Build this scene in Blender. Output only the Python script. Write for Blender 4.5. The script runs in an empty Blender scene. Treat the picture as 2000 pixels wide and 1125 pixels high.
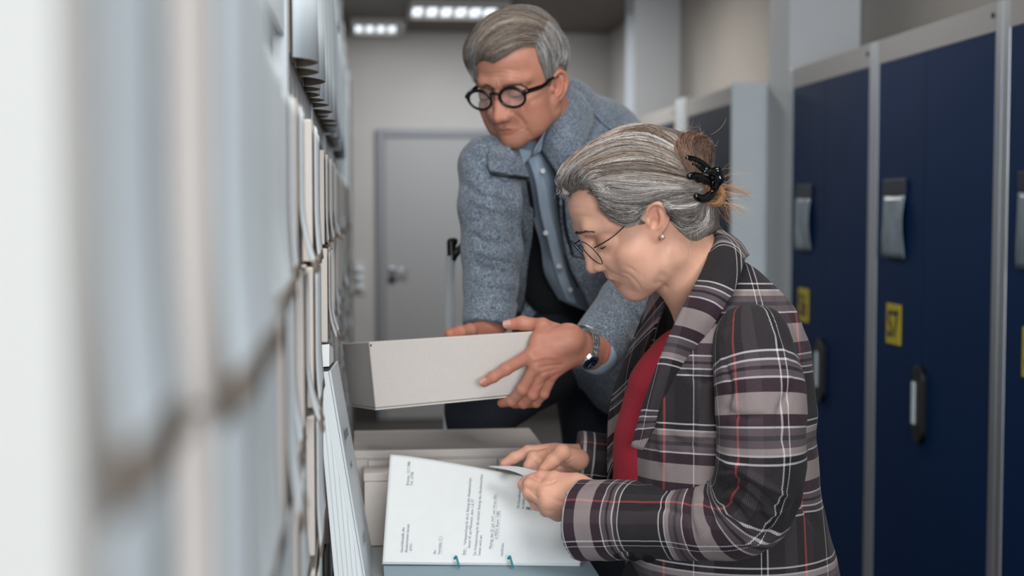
import bpy, bmesh, math, random
import numpy as np
from mathutils import Vector, Matrix
from mathutils.bvhtree import BVHTree

# ------------------------------------------------------------ camera, world, light
SC = bpy.context.scene
COL = SC.collection
FPX = 2778.0
YAW, PITCH = math.radians(6.06), math.radians(-3.1)
CAM = np.array([0.0, 0.0, 1.48])
FW = np.array([math.sin(YAW) * math.cos(PITCH), math.cos(YAW) * math.cos(PITCH), math.sin(PITCH)])
RT = np.array([math.cos(YAW), -math.sin(YAW), 0.0])
UP = np.cross(RT, FW)

cd = bpy.data.cameras.new('camera')
cam = bpy.data.objects.new('camera', cd)
COL.objects.link(cam)
cd.sensor_width = 36.0
cd.lens = FPX * 36.0 / 2000.0
cd.clip_start = 0.02
cam.matrix_world = Matrix(((RT[0], UP[0], -FW[0], CAM[0]), (RT[1], UP[1], -FW[1], CAM[1]),
                           (RT[2], UP[2], -FW[2], CAM[2]), (0, 0, 0, 1)))
cd.dof.use_dof = True
cd.dof.focus_distance = 1.90
cd.dof.aperture_fstop = 3.9
SC.camera = cam

W = bpy.data.worlds.new('world')
SC.world = W
W.use_nodes = True
W.node_tree.nodes['Background'].inputs[0].default_value = (0.62, 0.72, 0.85, 1)
W.node_tree.nodes['Background'].inputs[1].default_value = 0.18

def area(name, loc, target, sx, sy, power, color):
    l = bpy.data.lights.new(name, 'AREA')
    l.shape = 'RECTANGLE'; l.size = sx; l.size_y = sy; l.energy = power; l.color = color
    o = bpy.data.objects.new(name, l)
    COL.objects.link(o)
    o.location = loc
    d = Vector(target) - Vector(loc)
    o.rotation_euler = d.to_track_quat('-Z', 'Y').to_euler()
    return o
# soft key light added behind the camera, and the aisle's ceiling luminaires, nearer ones unseen
area('key_light', (0.60, -3.0, 2.05), (0.45, 2.0, 1.15), 2.0, 1.4, 128, (0.93, 0.97, 1.0))
area('ceiling_lamp_light', (0.35, 1.15, 2.66), (0.35, 1.3, 0), 1.0, 0.9, 17, (1.0, 0.98, 0.95))
area('ceiling_lamp_light', (0.7, 3.7, 2.66), (0.7, 3.7, 0), 0.6, 0.6, 6, (0.97, 0.99, 1.0))
area('ceiling_lamp_light', (0.6, 8.8, 2.66), (0.6, 9.0, 0), 0.6, 0.5, 30, (0.86, 0.93, 1.0))
area('ceiling_lamp_light', (0.7, 6.6, 2.66), (0.7, 6.6, 0), 0.6, 0.5, 16, (1.0, 0.97, 0.92))
SC.view_settings.view_transform = 'Standard'
SC.view_settings.look = 'None'
SC.view_settings.exposure = 0.5
SC.view_settings.gamma = 1.0
SC.view_settings.use_curve_mapping = False

# ------------------------------------------------------------ helpers
random.seed(4)
RNG = np.random.RandomState(11)

def P(px, py, d):
    """A point of the place given by where the photograph shows it and its depth in metres."""
    return CAM + d * (FW + (px - 1000.0) / FPX * RT + (562.5 - py) / FPX * UP)
def toimg(V):
    V = np.asarray(V, float).reshape(-1, 3) - CAM
    d = V @ FW
    return np.stack([1000 + FPX * (V @ RT) / d, 562.5 - FPX * (V @ UP) / d, d], 1)

def srgb(h):
    c = [int(h[i:i + 2], 16) / 255 for i in (0, 2, 4)]
    return tuple((x / 12.92 if x <= .04045 else ((x + .055) / 1.055) ** 2.4) for x in c) + (1,)

class NT:
    def __init__(s, name):
        s.m = bpy.data.materials.new(name); s.m.use_nodes = True
        s.t = s.m.node_tree; s.b = s.t.nodes['Principled BSDF']
    def n(s, kind, **kw):
        nd = s.t.nodes.new(kind)
        for k, v in kw.items(): setattr(nd, k, v)
        return nd
    def l(s, a, b): s.t.links.new(a, b)
    def math(s, op, a, b=None):
        nd = s.n('ShaderNodeMath', operation=op)
        for i, x in enumerate((a, b)):
            if x is None: continue
            if isinstance(x, (int, float)): nd.inputs[i].default_value = x
            else: s.l(x, nd.inputs[i])
        return nd.outputs[0]
    def mix(s, f, a, b, mode='MIX'):
        nd = s.n('ShaderNodeMix', data_type='RGBA', blend_type=mode)
        for i, x in ((0, f), (6, a), (7, b)):
            if isinstance(x, (int, float)): nd.inputs[i].default_value = x
            elif isinstance(x, tuple): nd.inputs[i].default_value = x
            else: s.l(x, nd.inputs[i])
        return nd.outputs[2]
    def ramp(s, f, stops, interp='LINEAR'):
        nd = s.n('ShaderNodeValToRGB'); cr = nd.color_ramp; cr.interpolation = interp
        while len(cr.elements) < len(stops): cr.elements.new(0.5)
        for e, (p, c) in zip(cr.elements, stops): e.position = p; e.color = c
        s.l(f, nd.inputs[0]); return nd.outputs[0]
    def noise(s, scale, detail=3, co=None, rough=.5):
        nd = s.n('ShaderNodeTexNoise'); nd.inputs['Scale'].default_value = scale
        nd.inputs['Detail'].default_value = detail; nd.inputs['Roughness'].default_value = rough
        if co is None:
            co = s.n('ShaderNodeTexCoord').outputs['Object']
        s.l(co, nd.inputs['Vector']); return nd.outputs['Fac']
    def bump(s, h, dist, strength=1.0):
        nd = s.n('ShaderNodeBump'); nd.inputs['Distance'].default_value = dist
        nd.inputs['Strength'].default_value = strength
        s.l(h, nd.inputs['Height']); s.l(nd.outputs[0], s.b.inputs['Normal'])

def mat(name, hexc, rough=.6, metal=0, var=0.0, scale=20, bump=0, hex2=None, spec=None):
    t = NT(name)
    t.b.inputs['Base Color'].default_value = srgb(hexc)
    t.b.inputs['Roughness'].default_value = rough
    t.b.inputs['Metallic'].default_value = metal
    if spec is not None: t.b.inputs['Specular IOR Level'].default_value = spec
    if var or hex2:
        n = t.noise(scale, 4)
        c1 = srgb(hexc); c2 = srgb(hex2) if hex2 else tuple(x * (1 - var) for x in c1[:3]) + (1,)
        t.l(t.ramp(n, [(.35, c2), (.65, c1)]), t.b.inputs['Base Color'])
    if bump:
        t.bump(t.noise(scale * 2, 4), bump)
    return t.m

def tag(o, label=None, cat=None, group=None, kind=None):
    if label: o['label'] = label
    if cat: o['category'] = cat
    if group: o['group'] = group
    if kind: o['kind'] = kind
    return o

def mesh_obj(name, verts, faces, m, parent=None, smooth=False, uv=None):
    me = bpy.data.meshes.new(name)
    me.from_pydata([tuple(map(float, v)) for v in verts], [], [tuple(map(int, f)) for f in faces])
    me.update()
    if m is not None:
        for mm in (m if isinstance(m, (list, tuple)) else [m]): me.materials.append(mm)
    if smooth: me.polygons.foreach_set('use_smooth', [True] * len(me.polygons))
    if uv is not None:
        lay = me.uv_layers.new(name='UVMap')
        idx = np.empty(len(me.loops), dtype=np.int32); me.loops.foreach_get('vertex_index', idx)
        lay.data.foreach_set('uv', np.asarray(uv, dtype=np.float32)[idx].ravel())
    o = bpy.data.objects.new(name, me)
    COL.objects.link(o)
    if parent is not None: o.parent = parent
    return o

def empty(name, loc=(0, 0, 0), **kw):
    o = bpy.data.objects.new(name, None)
    COL.objects.link(o); o.location = loc
    return tag(o, **kw)

def child(o, parent):
    """parent without moving (parents here carry only a translation)"""
    o.parent = parent
    o.matrix_parent_inverse = Matrix.Translation(parent.location).inverted()
    return o

class MB:
    def __init__(s): s.v = []; s.f = []; s.mi = []
    def add(s, vs, fs, mi=0):
        b = len(s.v); s.v += [tuple(v) for v in vs]; s.f += [tuple(i + b for i in f) for f in fs]; s.mi += [mi] * len(fs)
    def box(s, x0, x1, y0, y1, z0, z1, mi=0):
        vs = [(x, y, z) for z in (z0, z1) for y in (y0, y1) for x in (x0, x1)]
        s.add(vs, [(0, 2, 3, 1), (4, 5, 7, 6), (0, 1, 5, 4), (2, 6, 7, 3), (0, 4, 6, 2), (1, 3, 7, 5)], mi)
    def hexa(s, c, mi=0):
        """8 corners: near TL TR BR BL, far TL TR BR BL"""
        s.add(c, [(0, 3, 2, 1), (4, 5, 6, 7), (0, 1, 5, 4), (3, 7, 6, 2), (0, 4, 7, 3), (1, 2, 6, 5)], mi)
    def cyl(s, a, b, r, n=20, r2=None, mi=0, caps=True):
        a = np.array(a, float); b = np.array(b, float); d = b - a; d /= np.linalg.norm(d)
        x = np.cross(d, [0, 0, 1.0]) if abs(d[2]) < .9 else np.cross(d, [1.0, 0, 0]); x /= np.linalg.norm(x); y = np.cross(d, x)
        r2 = r if r2 is None else r2
        vs = []
        for p, rr in ((a, r), (b, r2)):
            for i in range(n):
                t = 2 * math.pi * i / n; vs.append(p + rr * (math.cos(t) * x + math.sin(t) * y))
        fs = [(i, (i + 1) % n, n + (i + 1) % n, n + i) for i in range(n)]
        if caps: fs += [tuple(range(n))[::-1], tuple(range(n, 2 * n))]
        s.add(vs, fs, mi)
    def tube(s, pts, r, n=8, mi=0, closed=False):
        pts = [np.array(p, float) for p in pts]; k = len(pts)
        rs = r if hasattr(r, '__len__') else [r] * k
        T = [pts[(i + 1) % k if closed else min(i + 1, k - 1)] - pts[(i - 1) % k if closed else max(i - 1, 0)] for i in range(k)]
        ref = np.array([.123, .456, .88]); vs = []
        X = np.cross(T[0], ref)
        for i in range(k):
            t = T[i] / (np.linalg.norm(T[i]) + 1e-12)
            X = X - t * (X @ t); X = X / (np.linalg.norm(X) + 1e-12); Y = np.cross(t, X)
            for j in range(n):
                a = 2 * math.pi * j / n; vs.append(pts[i] + rs[i] * (math.cos(a) * X + math.sin(a) * Y))
        fs = []
        for i in range(k if closed else k - 1):
            i2 = (i + 1) % k
            for j in range(n): fs.append((i * n + j, i * n + (j + 1) % n, i2 * n + (j + 1) % n, i2 * n + j))
        if not closed: fs += [tuple(range(n))[::-1], tuple(range((k - 1) * n, k * n))]
        s.add(vs, fs, mi)
    def build(s, name, m, parent=None, smooth=False, bevel=0):
        o = mesh_obj(name, s.v, s.f, m, None, smooth)
        if any(s.mi): o.data.polygons.foreach_set('material_index', s.mi)
        if bevel:
            md = o.modifiers.new('bevel', 'BEVEL'); md.width = bevel; md.segments = 2; md.limit_method = 'ANGLE'
        if parent is not None: child(o, parent)
        return o

def catmull(pts, n):
    """Catmull-Rom through pts (k x dim), n samples"""
    p = np.asarray(pts, float); k = len(p)
    if k == 2: t = np.linspace(0, 1, n)[:, None]; return p[0] * (1 - t) + p[1] * t
    q = np.vstack([2 * p[0] - p[1], p, 2 * p[-1] - p[-2]])
    t = np.linspace(0, k - 1 - 1e-9, n); i = t.astype(int); f = (t - i)[:, None]
    a, b, c, d = q[i], q[i + 1], q[i + 2], q[i + 3]
    return .5 * (2 * b + (c - a) * f + (2 * a - 5 * b + 4 * c - d) * f ** 2 + (3 * b - a - 3 * c + d) * f ** 3)

def grid_faces(nr, nc, closed=False):
    f = []
    for i in range(nr - 1):
        for j in range(nc if closed else nc - 1):
            j2 = (j + 1) % nc
            f.append((i * nc + j, i * nc + j2, (i + 1) * nc + j2, (i + 1) * nc + j))
    return f

def sheet(name, rows, m, parent=None, nr=24, nc=16, thick=.002, uvs=1.0, uvoff=(0, 0), disp=None, uvrot=0):
    """a smooth cloth/paper surface through rows of (px,py,depth) or 3D control points"""
    R = [[(P(*q) if len(q) == 3 and q[0] > 50 else np.array(q)) for q in r] for r in rows]
    A = np.array([catmull(r, nc) for r in R])
    G = np.array([catmull(A[:, j], nr) for j in range(nc)]).transpose(1, 0, 2)
    if disp is not None: G = disp(G)
    du = np.zeros((nr, nc)); dv = np.zeros((nr, nc))
    du[:, 1:] = np.cumsum(np.linalg.norm(np.diff(G, axis=1), axis=2).mean(0))[None, :]
    dv[1:] = np.cumsum(np.linalg.norm(np.diff(G, axis=0), axis=2).mean(1))[:, None]
    c, s_ = math.cos(uvrot), math.sin(uvrot)
    uv = np.stack([(du * c - dv * s_) * uvs + uvoff[0], (du * s_ + dv * c) * uvs + uvoff[1]], 2).reshape(-1, 2)
    o = mesh_obj(name, G.reshape(-1, 3), grid_faces(nr, nc), m, None, True, uv)
    if thick:
        md = o.modifiers.new('solid', 'SOLIDIFY'); md.thickness = thick; md.offset = 0
    if parent is not None: child(o, parent)
    o['_'] = 0; del o['_']
    return o, G

def nrm(v): v = np.asarray(v, float); return v / (np.linalg.norm(v) + 1e-12)

# ---- implicit surfaces: smooth unions of tapered limbs and ellipsoids, meshed as one skin
class Field:
    def __init__(s, lo, hi, h):
        s.lo = np.array(lo, float); s.h = h
        s.n = np.ceil((np.array(hi) - s.lo) / h).astype(int) + 1
        s.F = np.full(tuple(s.n), 0.08, np.float32)
    def _blk(s, lo, hi):
        i0 = np.clip(np.floor((lo - s.lo) / s.h).astype(int), 0, s.n); i1 = np.clip(np.ceil((hi - s.lo) / s.h).astype(int) + 1, 0, s.n)
        if (i1 <= i0).any(): return None, None
        ax = [(s.lo[k] + s.h * np.arange(i0[k], i1[k])).astype(np.float32) for k in range(3)]
        return tuple(slice(a, b) for a, b in zip(i0, i1)), np.meshgrid(*ax, indexing='ij')
    def _comb(s, sl, d, k, op):
        F = s.F[sl]
        if op == 'add':
            if k <= 0: R = np.minimum(F, d)
            else:
                hh = np.clip(.5 + .5 * (F - d) / k, 0, 1); R = F * (1 - hh) + d * hh - k * hh * (1 - hh)
        elif op == 'sub':
            d = -d
            if k <= 0: R = np.maximum(F, d)
            else:
                hh = np.clip(.5 + .5 * (d - F) / k, 0, 1); R = F * (1 - hh) + d * hh + k * hh * (1 - hh)
        s.F[sl] = R
    def cone(s, a, b, ra, rb, k=.008, op='add', flat=None):
        a = np.array(a, float); b = np.array(b, float); m = max(ra, rb) + k + 3 * s.h + .012
        sl, g = s._blk(np.minimum(a, b) - m, np.maximum(a, b) + m)
        if sl is None: return
        ab = b - a; L2 = ab @ ab + 1e-12
        p = [g[i] - a[i] for i in range(3)]
        t = np.clip((p[0] * ab[0] + p[1] * ab[1] + p[2] * ab[2]) / L2, 0, 1)
        q = [p[i] - t * ab[i] for i in range(3)]
        if flat is not None:   # (axis, factor): squash across an axis
            ax, f = flat; ax = nrm(ax)
            w = q[0] * ax[0] + q[1] * ax[1] + q[2] * ax[2]
            d2 = q[0] ** 2 + q[1] ** 2 + q[2] ** 2 - w ** 2 + (w / f) ** 2
            d = (np.sqrt(d2) - (ra + (rb - ra) * t)) * min(1, (f + 1) / 2)
        else:
            d = np.sqrt(q[0] ** 2 + q[1] ** 2 + q[2] ** 2) - (ra + (rb - ra) * t)
        s._comb(sl, d, k, op)
    def chain(s, pts, rs, k=.008, op='add', flat=None):
        for i in range(len(pts) - 1): s.cone(pts[i], pts[i + 1], rs[i], rs[i + 1], k, op, flat)
    def ell(s, c, r, R=None, k=.01, op='add'):
        c = np.array(c, float); r = np.array(r, float)
        R = np.eye(3) if R is None else np.asarray(R)      # rows = local axes
        ext = np.sqrt(((R * r[:, None]) ** 2).sum(0)) + k + 3 * s.h + .012
        sl, g = s._blk(c - ext, c + ext)
        if sl is None: return
        p = [g[i] - c[i] for i in range(3)]
        q = [(p[0] * R[i, 0] + p[1] * R[i, 1] + p[2] * R[i, 2]) / r[i] for i in range(3)]
        k0 = np.sqrt(q[0] ** 2 + q[1] ** 2 + q[2] ** 2)
        k1 = np.sqrt((q[0] / r[0]) ** 2 + (q[1] / r[1]) ** 2 + (q[2] / r[2]) ** 2)
        s._comb(sl, k0 * (k0 - 1) / (k1 + 1e-9), k, op)
    def mesh(s):
        F = s.F; h = s.h
        for ax in range(3):
            for e in (0, -1):
                sl = [slice(None)] * 3; sl[ax] = e; F[tuple(sl)] = np.maximum(F[tuple(sl)], h * .5)
        ins = F < 0
        nx, ny, nz = F.shape
        cnt = np.zeros((nx - 1, ny - 1, nz - 1), np.int8)
        sh = lambda A, i, j, k: A[i:nx - 1 + i, j:ny - 1 + j, k:nz - 1 + k]
        for i in (0, 1):
            for j in (0, 1):
                for k in (0, 1): cnt += sh(ins, i, j, k)
        act = np.argwhere((cnt > 0) & (cnt < 8))
        idx = np.full(cnt.shape, -1, np.int32); idx[tuple(act.T)] = np.arange(len(act))
        acc = np.zeros((len(act), 3)); num = np.zeros(len(act))
        cs = [(i, j, k) for i in (0, 1) for j in (0, 1) for k in (0, 1)]
        for a in cs:
            for ax in range(3):
                if a[ax]: continue
                b = list(a); b[ax] = 1
                fa = F[tuple((act + a).T)].astype(float); fb = F[tuple((act + b).T)].astype(float)
                m = (fa < 0) != (fb < 0)
                t = np.where(m, fa / np.where(m, fa - fb, 1), 0)
                p = np.tile(np.array(a, float), (len(act), 1)); p[:, ax] += t
                acc[m] += p[m]; num[m] += 1
        V = s.lo + h * (act + np.where(num[:, None] > 0, acc / np.maximum(num, 1)[:, None], .5))
        Q = []
        for ax in range(3):
            u, v = (ax + 1) % 3, (ax + 2) % 3
            lo = [0, 0, 0]; A = ins; sl0 = [slice(None)] * 3; sl1 = [slice(None)] * 3
            sl0[ax] = slice(0, -1); sl1[ax] = slice(1, None)
            d0 = A[tuple(sl0)]; d1 = A[tuple(sl1)]
            for sign, mk in ((1, d0 & ~d1), (0, ~d0 & d1)):
                e = np.argwhere(mk)
                ok = (e[:, u] > 0) & (e[:, v] > 0) & (e[:, u] < F.shape[u] - 1) & (e[:, v] < F.shape[v] - 1)
                e = e[ok]
                def cell(du, dv):
                    c = e.copy(); c[:, u] -= du; c[:, v] -= dv; return idx[tuple(c.T)]
                q = np.stack([cell(1, 1), cell(0, 1), cell(0, 0), cell(1, 0)], 1)
                if not sign: q = q[:, ::-1]
                Q.append(q)
        Q = np.vstack(Q); Q = Q[(Q >= 0).all(1)]
        return V, Q

def vnormals(V, Q):
    n = np.cross(V[Q[:, 2]] - V[Q[:, 0]], V[Q[:, 3]] - V[Q[:, 1]])
    N = np.zeros_like(V)
    for i in range(4): np.add.at(N, Q[:, i], n)
    return N / (np.linalg.norm(N, axis=1, keepdims=True) + 1e-12)
def relax(V, Q, it=1, lam=.5):
    for _ in range(it):
        S = np.zeros_like(V); c = np.zeros(len(V))
        for i in range(4):
            np.add.at(S, Q[:, i], V[Q[:, (i + 1) % 4]] + V[Q[:, (i - 1) % 4]]); np.add.at(c, Q[:, i], 2)
        V = V * (1 - lam) + lam * S / c[:, None]
    return V
def keep_largest(V, Q, minv=200):
    return V, Q

def vnoise(p, scale, seed=0):
    """smooth value noise -1..1 on points (n,3)"""
    q = p * scale + 57.3 * (seed + 1); i = np.floor(q).astype(np.int64); f = q - i; f = f * f * (3 - 2 * f)
    def hsh(a, b, c):
        n = (a * 374761393 + b * 668265263 + c * 2147483647 + seed * 974634777) & 0xffffffff
        n = ((n ^ (n >> 13)) * 1274126177) & 0xffffffff
        return ((n ^ (n >> 16)) & 0xffff) / 32767.5 - 1
    r = 0
    for a in (0, 1):
        for b in (0, 1):
            for c in (0, 1):
                w = (f[:, 0] if a else 1 - f[:, 0]) * (f[:, 1] if b else 1 - f[:, 1]) * (f[:, 2] if c else 1 - f[:, 2])
                r = r + w * hsh(i[:, 0] + a, i[:, 1] + b, i[:, 2] + c)
    return r

def polydist(xy, line):
    """distance in the picture from points to a polyline, and parameter"""
    L = np.asarray(line, float); best = np.full(len(xy), 1e9); tt = np.zeros(len(xy))
    for i in range(len(L) - 1):
        a, b = L[i], L[i + 1]; ab = b - a
        t = np.clip(((xy - a) @ ab) / (ab @ ab + 1e-9), 0, 1)
        d = np.linalg.norm(xy - a - t[:, None] * ab, axis=1)
        m = d < best; best[m] = d[m]; tt[m] = (i + t[m]) / (len(L) - 1)
    return best, tt
def crease(V, Q, folds, only_front=True):
    """press folds (px polyline, width px, depth m) into a real surface where it faces the aisle"""
    N = vnormals(V, Q); im = toimg(V); face = np.clip(-(N @ FW) * 2.2, 0, 1) if only_front else 1
    D = np.zeros(len(V))
    for line, w, amp in folds:
        c = catmull(line, max(8, 6 * len(line))) if len(line) > 2 else np.asarray(line, float)
        d, t = polydist(im[:, :2], c)
        D += amp * np.exp(-(d / w) ** 2) * np.clip(np.minimum(t, 1 - t) * 5 + .15, 0, 1)
    return V + N * (D * face)[:, None]
# ------------------------------------------------------------ materials
M = {}
M['wall'] = mat('painted_wall', 'aca6a0', .8, var=.05, scale=3)
M['ceil'] = mat('ceiling_panel', '6e655e', .9, var=.06, scale=2)
M['floor'] = mat('floor_lino', '352f2b', .5, var=.1, scale=8)
M['white'] = mat('white_paint', 'c9ccd0', .6)
M['cream'] = mat('cream_paint', 'b3aea8', .6, var=.04, scale=5)
M['door'] = mat('door_grey', '8d8a88', .5)
M['doorframe'] = mat('door_frame', '77777a', .5)
M['blue'] = mat('navy_laminate', '072a54', .6, var=.1, scale=2, spec=.12)
M['bluefar'] = mat('dark_laminate', '262b3b', .6, var=.1, scale=2, spec=.15)
M['alu'] = mat('brushed_aluminium', 'b5b8bc', .38, .75)
M['lockframe'] = mat('cabinet_frame', 'a39e9b', .5)
M['black'] = mat('black_plastic', '0a0a0b', .35)
M['yellow'] = mat('yellow_label', 'c9b21e', .6)
M['steel'] = mat('shelf_steel', 'c6ced3', .45, var=.04, scale=6)
M['card'] = mat('grey_cardboard', 'c8c0ba', .85, var=.06, scale=350, bump=.0002)
M['cardlight'] = mat('pale_cardboard', 'd2cac3', .85, var=.06, scale=350, bump=.0002)
M['cardin'] = mat('brown_board', '8b7d70', .9, var=.12, scale=60)
M['label'] = mat('label_paper', 'd0dae0', .75, var=.04, scale=30)
M['paper'] = mat('paper', 'd9dcdc', .8, var=.02, scale=60)
M['folder'] = mat('folder_blue', '93a9b5', .8, var=.06, scale=200)
M['teal'] = mat('teal_cord', '1f7f8d', .6)
M['ink'] = mat('typewriter_ink', '76808a', .8)
M['inkdark'] = mat('pen_ink', '2a2c33', .7)
M['table'] = mat('table_top', '8f9296', .45)
def emis(name, col, s):
    t = NT(name); t.b.inputs['Emission Color'].default_value = col; t.b.inputs['Emission Strength'].default_value = s; return t.m
M['lamp'] = emis('lamp_diffuser', (.85, .93, 1, 1), .95)
def clear(name, hexc, alpha):
    t = NT(name); t.b.inputs['Base Color'].default_value = srgb(hexc); t.b.inputs['Roughness'].default_value = .12
    t.b.inputs['Alpha'].default_value = alpha; return t.m

def struct(mb, name, m, **k): return tag(mb.build(name, m, **k), kind='structure')
def box1(x0, x1, y0, y1, z0, z1):
    b = MB(); b.box(x0, x1, y0, y1, z0, z1); return b

# ------------------------------------------------------------ room shell
YB, XR, HC = 10.1, 1.76, 2.74
struct(box1(-2.2, 2.6, -3.2, YB + .1, -.1, 0), 'floor', M['floor'])
struct(box1(-2.2, 2.6, -1.0, YB + .1, HC, HC + .1), 'ceiling', M['ceil'])
struct(box1(-2.2, XR, YB, YB + .15, 0, HC), 'wall_back', M['wall'])
struct(box1(XR, XR + .12, 1.0, YB, 0, HC), 'wall_right', M['wall'])
struct(box1(-.62, -.55, -.6, YB, 0, HC), 'wall_left', M['wall'])
M['base'] = mat('skirting', '2e2723', .7)
b = MB(); b.box(-.54, .112, YB - .02, YB - .001, .002, .12); struct(b, 'baseboard_back', M['base'])
b = MB(); b.box(1.138, XR - .005, YB - .02, YB - .001, .002, .12); struct(b, 'baseboard_back_right', M['base'])
b = MB(); b.box(1.50, XR - .004, 4.90, 5.15, 0, HC); struct(b, 'trim_1', M['white'])
b = MB(); b.box(1.50, XR - .004, 7.75, 8.02, 0, HC); struct(b, 'trim_2', M['white'])
d = empty('door_1', (0.62, YB - .02, 0), kind='structure')
b = MB(); b.box(.17, 1.08, YB - .03, YB - .001, .004, 2.0); child(b.build('door_leaf', M['door'], bevel=.003), d)
b = MB(); b.box(.115, .168, YB - .05, YB - .001, .004, 2.055); b.box(1.082, 1.135, YB - .05, YB - .001, .004, 2.055); b.box(.168, 1.082, YB - .05, YB - .001, 2.003, 2.055)
child(b.build('door_frame', M['doorframe'], bevel=.003), d)
b = MB(); b.cyl((.215, YB - .035, 1.065), (.215, YB - .03, 1.065), .026); b.cyl((.215, YB - .08, 1.065), (.215, YB - .03, 1.065), .01)
b.cyl((.215, YB - .075, 1.065), (.33, YB - .075, 1.065), .010)
child(b.build('door_handle', M['alu'], smooth=True), d)
b = MB(); b.cyl((.215, YB - .04, .995), (.215, YB - .03, .995), .026); child(b.build('keyhole_plate', M['black'], smooth=True), d)

sw = empty('switch_panel', (-.02, YB - .01, 1.0), label='small wall panel with three round switches left of the grey door', cat='switch')
b = MB(); b.box(-.055, .03, YB - .012, YB - .001, .895, 1.125); child(b.build('plate', M['cream'], bevel=.003), sw)
for k, z in enumerate((1.065, 1.005, .945)):
    b = MB(); b.cyl((-.013, YB - .03, z), (-.013, YB - .012, z), .024); child(b.build('round_switch', M['white'], smooth=True), sw)

def luminaire(x0, x1, y0, y1, label):
    o = empty('ceiling_lamp', ((x0 + x1) / 2, (y0 + y1) / 2, HC), label=label, cat='lamp')
    b = MB(); b.box(x0, x1, y0, y0 + .02, HC - .05, HC - .002); b.box(x0, x1, y1 - .02, y1, HC - .05, HC - .002)
    b.box(x0, x0 + .02, y0 + .02, y1 - .02, HC - .05, HC - .002); b.box(x1 - .02, x1, y0 + .02, y1 - .02, HC - .05, HC - .002)
    child(b.build('housing', M['cream']), o)
    n = max(3, round((x1 - x0) / .1))
    for k in range(n):
        a = x0 + .03 + (x1 - x0 - .06) * k / n; c = x0 + .03 + (x1 - x0 - .06) * (k + .62) / n
        b = MB(); b.box(a, c, y0 + .04, y1 - .04, HC - .03, HC - .012); child(b.build('diffuser', M['lamp']), o)
luminaire(.30, .90, 8.55, 9.10, 'bright louvred ceiling lamp above the man, the wider and nearer one')
luminaire(-.06, .30, 9.42, 9.95, 'small bright ceiling lamp at the far left end of the aisle')

# ------------------------------------------------------------ mobile shelving end panels on the right (navy cabinets)
def text_mesh(s, size, bold=0.0):
    cu = bpy.data.curves.new('t', 'FONT'); cu.body = s; cu.size = size; cu.align_x = 'LEFT'; cu.resolution_u = 3; cu.offset = bold
    ob = bpy.data.objects.new('t', cu); COL.objects.link(ob)
    bpy.context.view_layer.update()
    me = bpy.data.meshes.new_from_object(ob.evaluated_get(bpy.context.evaluated_depsgraph_get()))
    V = np.array([v.co[:] for v in me.vertices]).reshape(-1, 3); Fc = [tuple(p.vertices) for p in me.polygons]
    bpy.data.objects.remove(ob); bpy.data.curves.remove(cu); bpy.data.meshes.remove(me)
    return V, Fc

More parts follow.
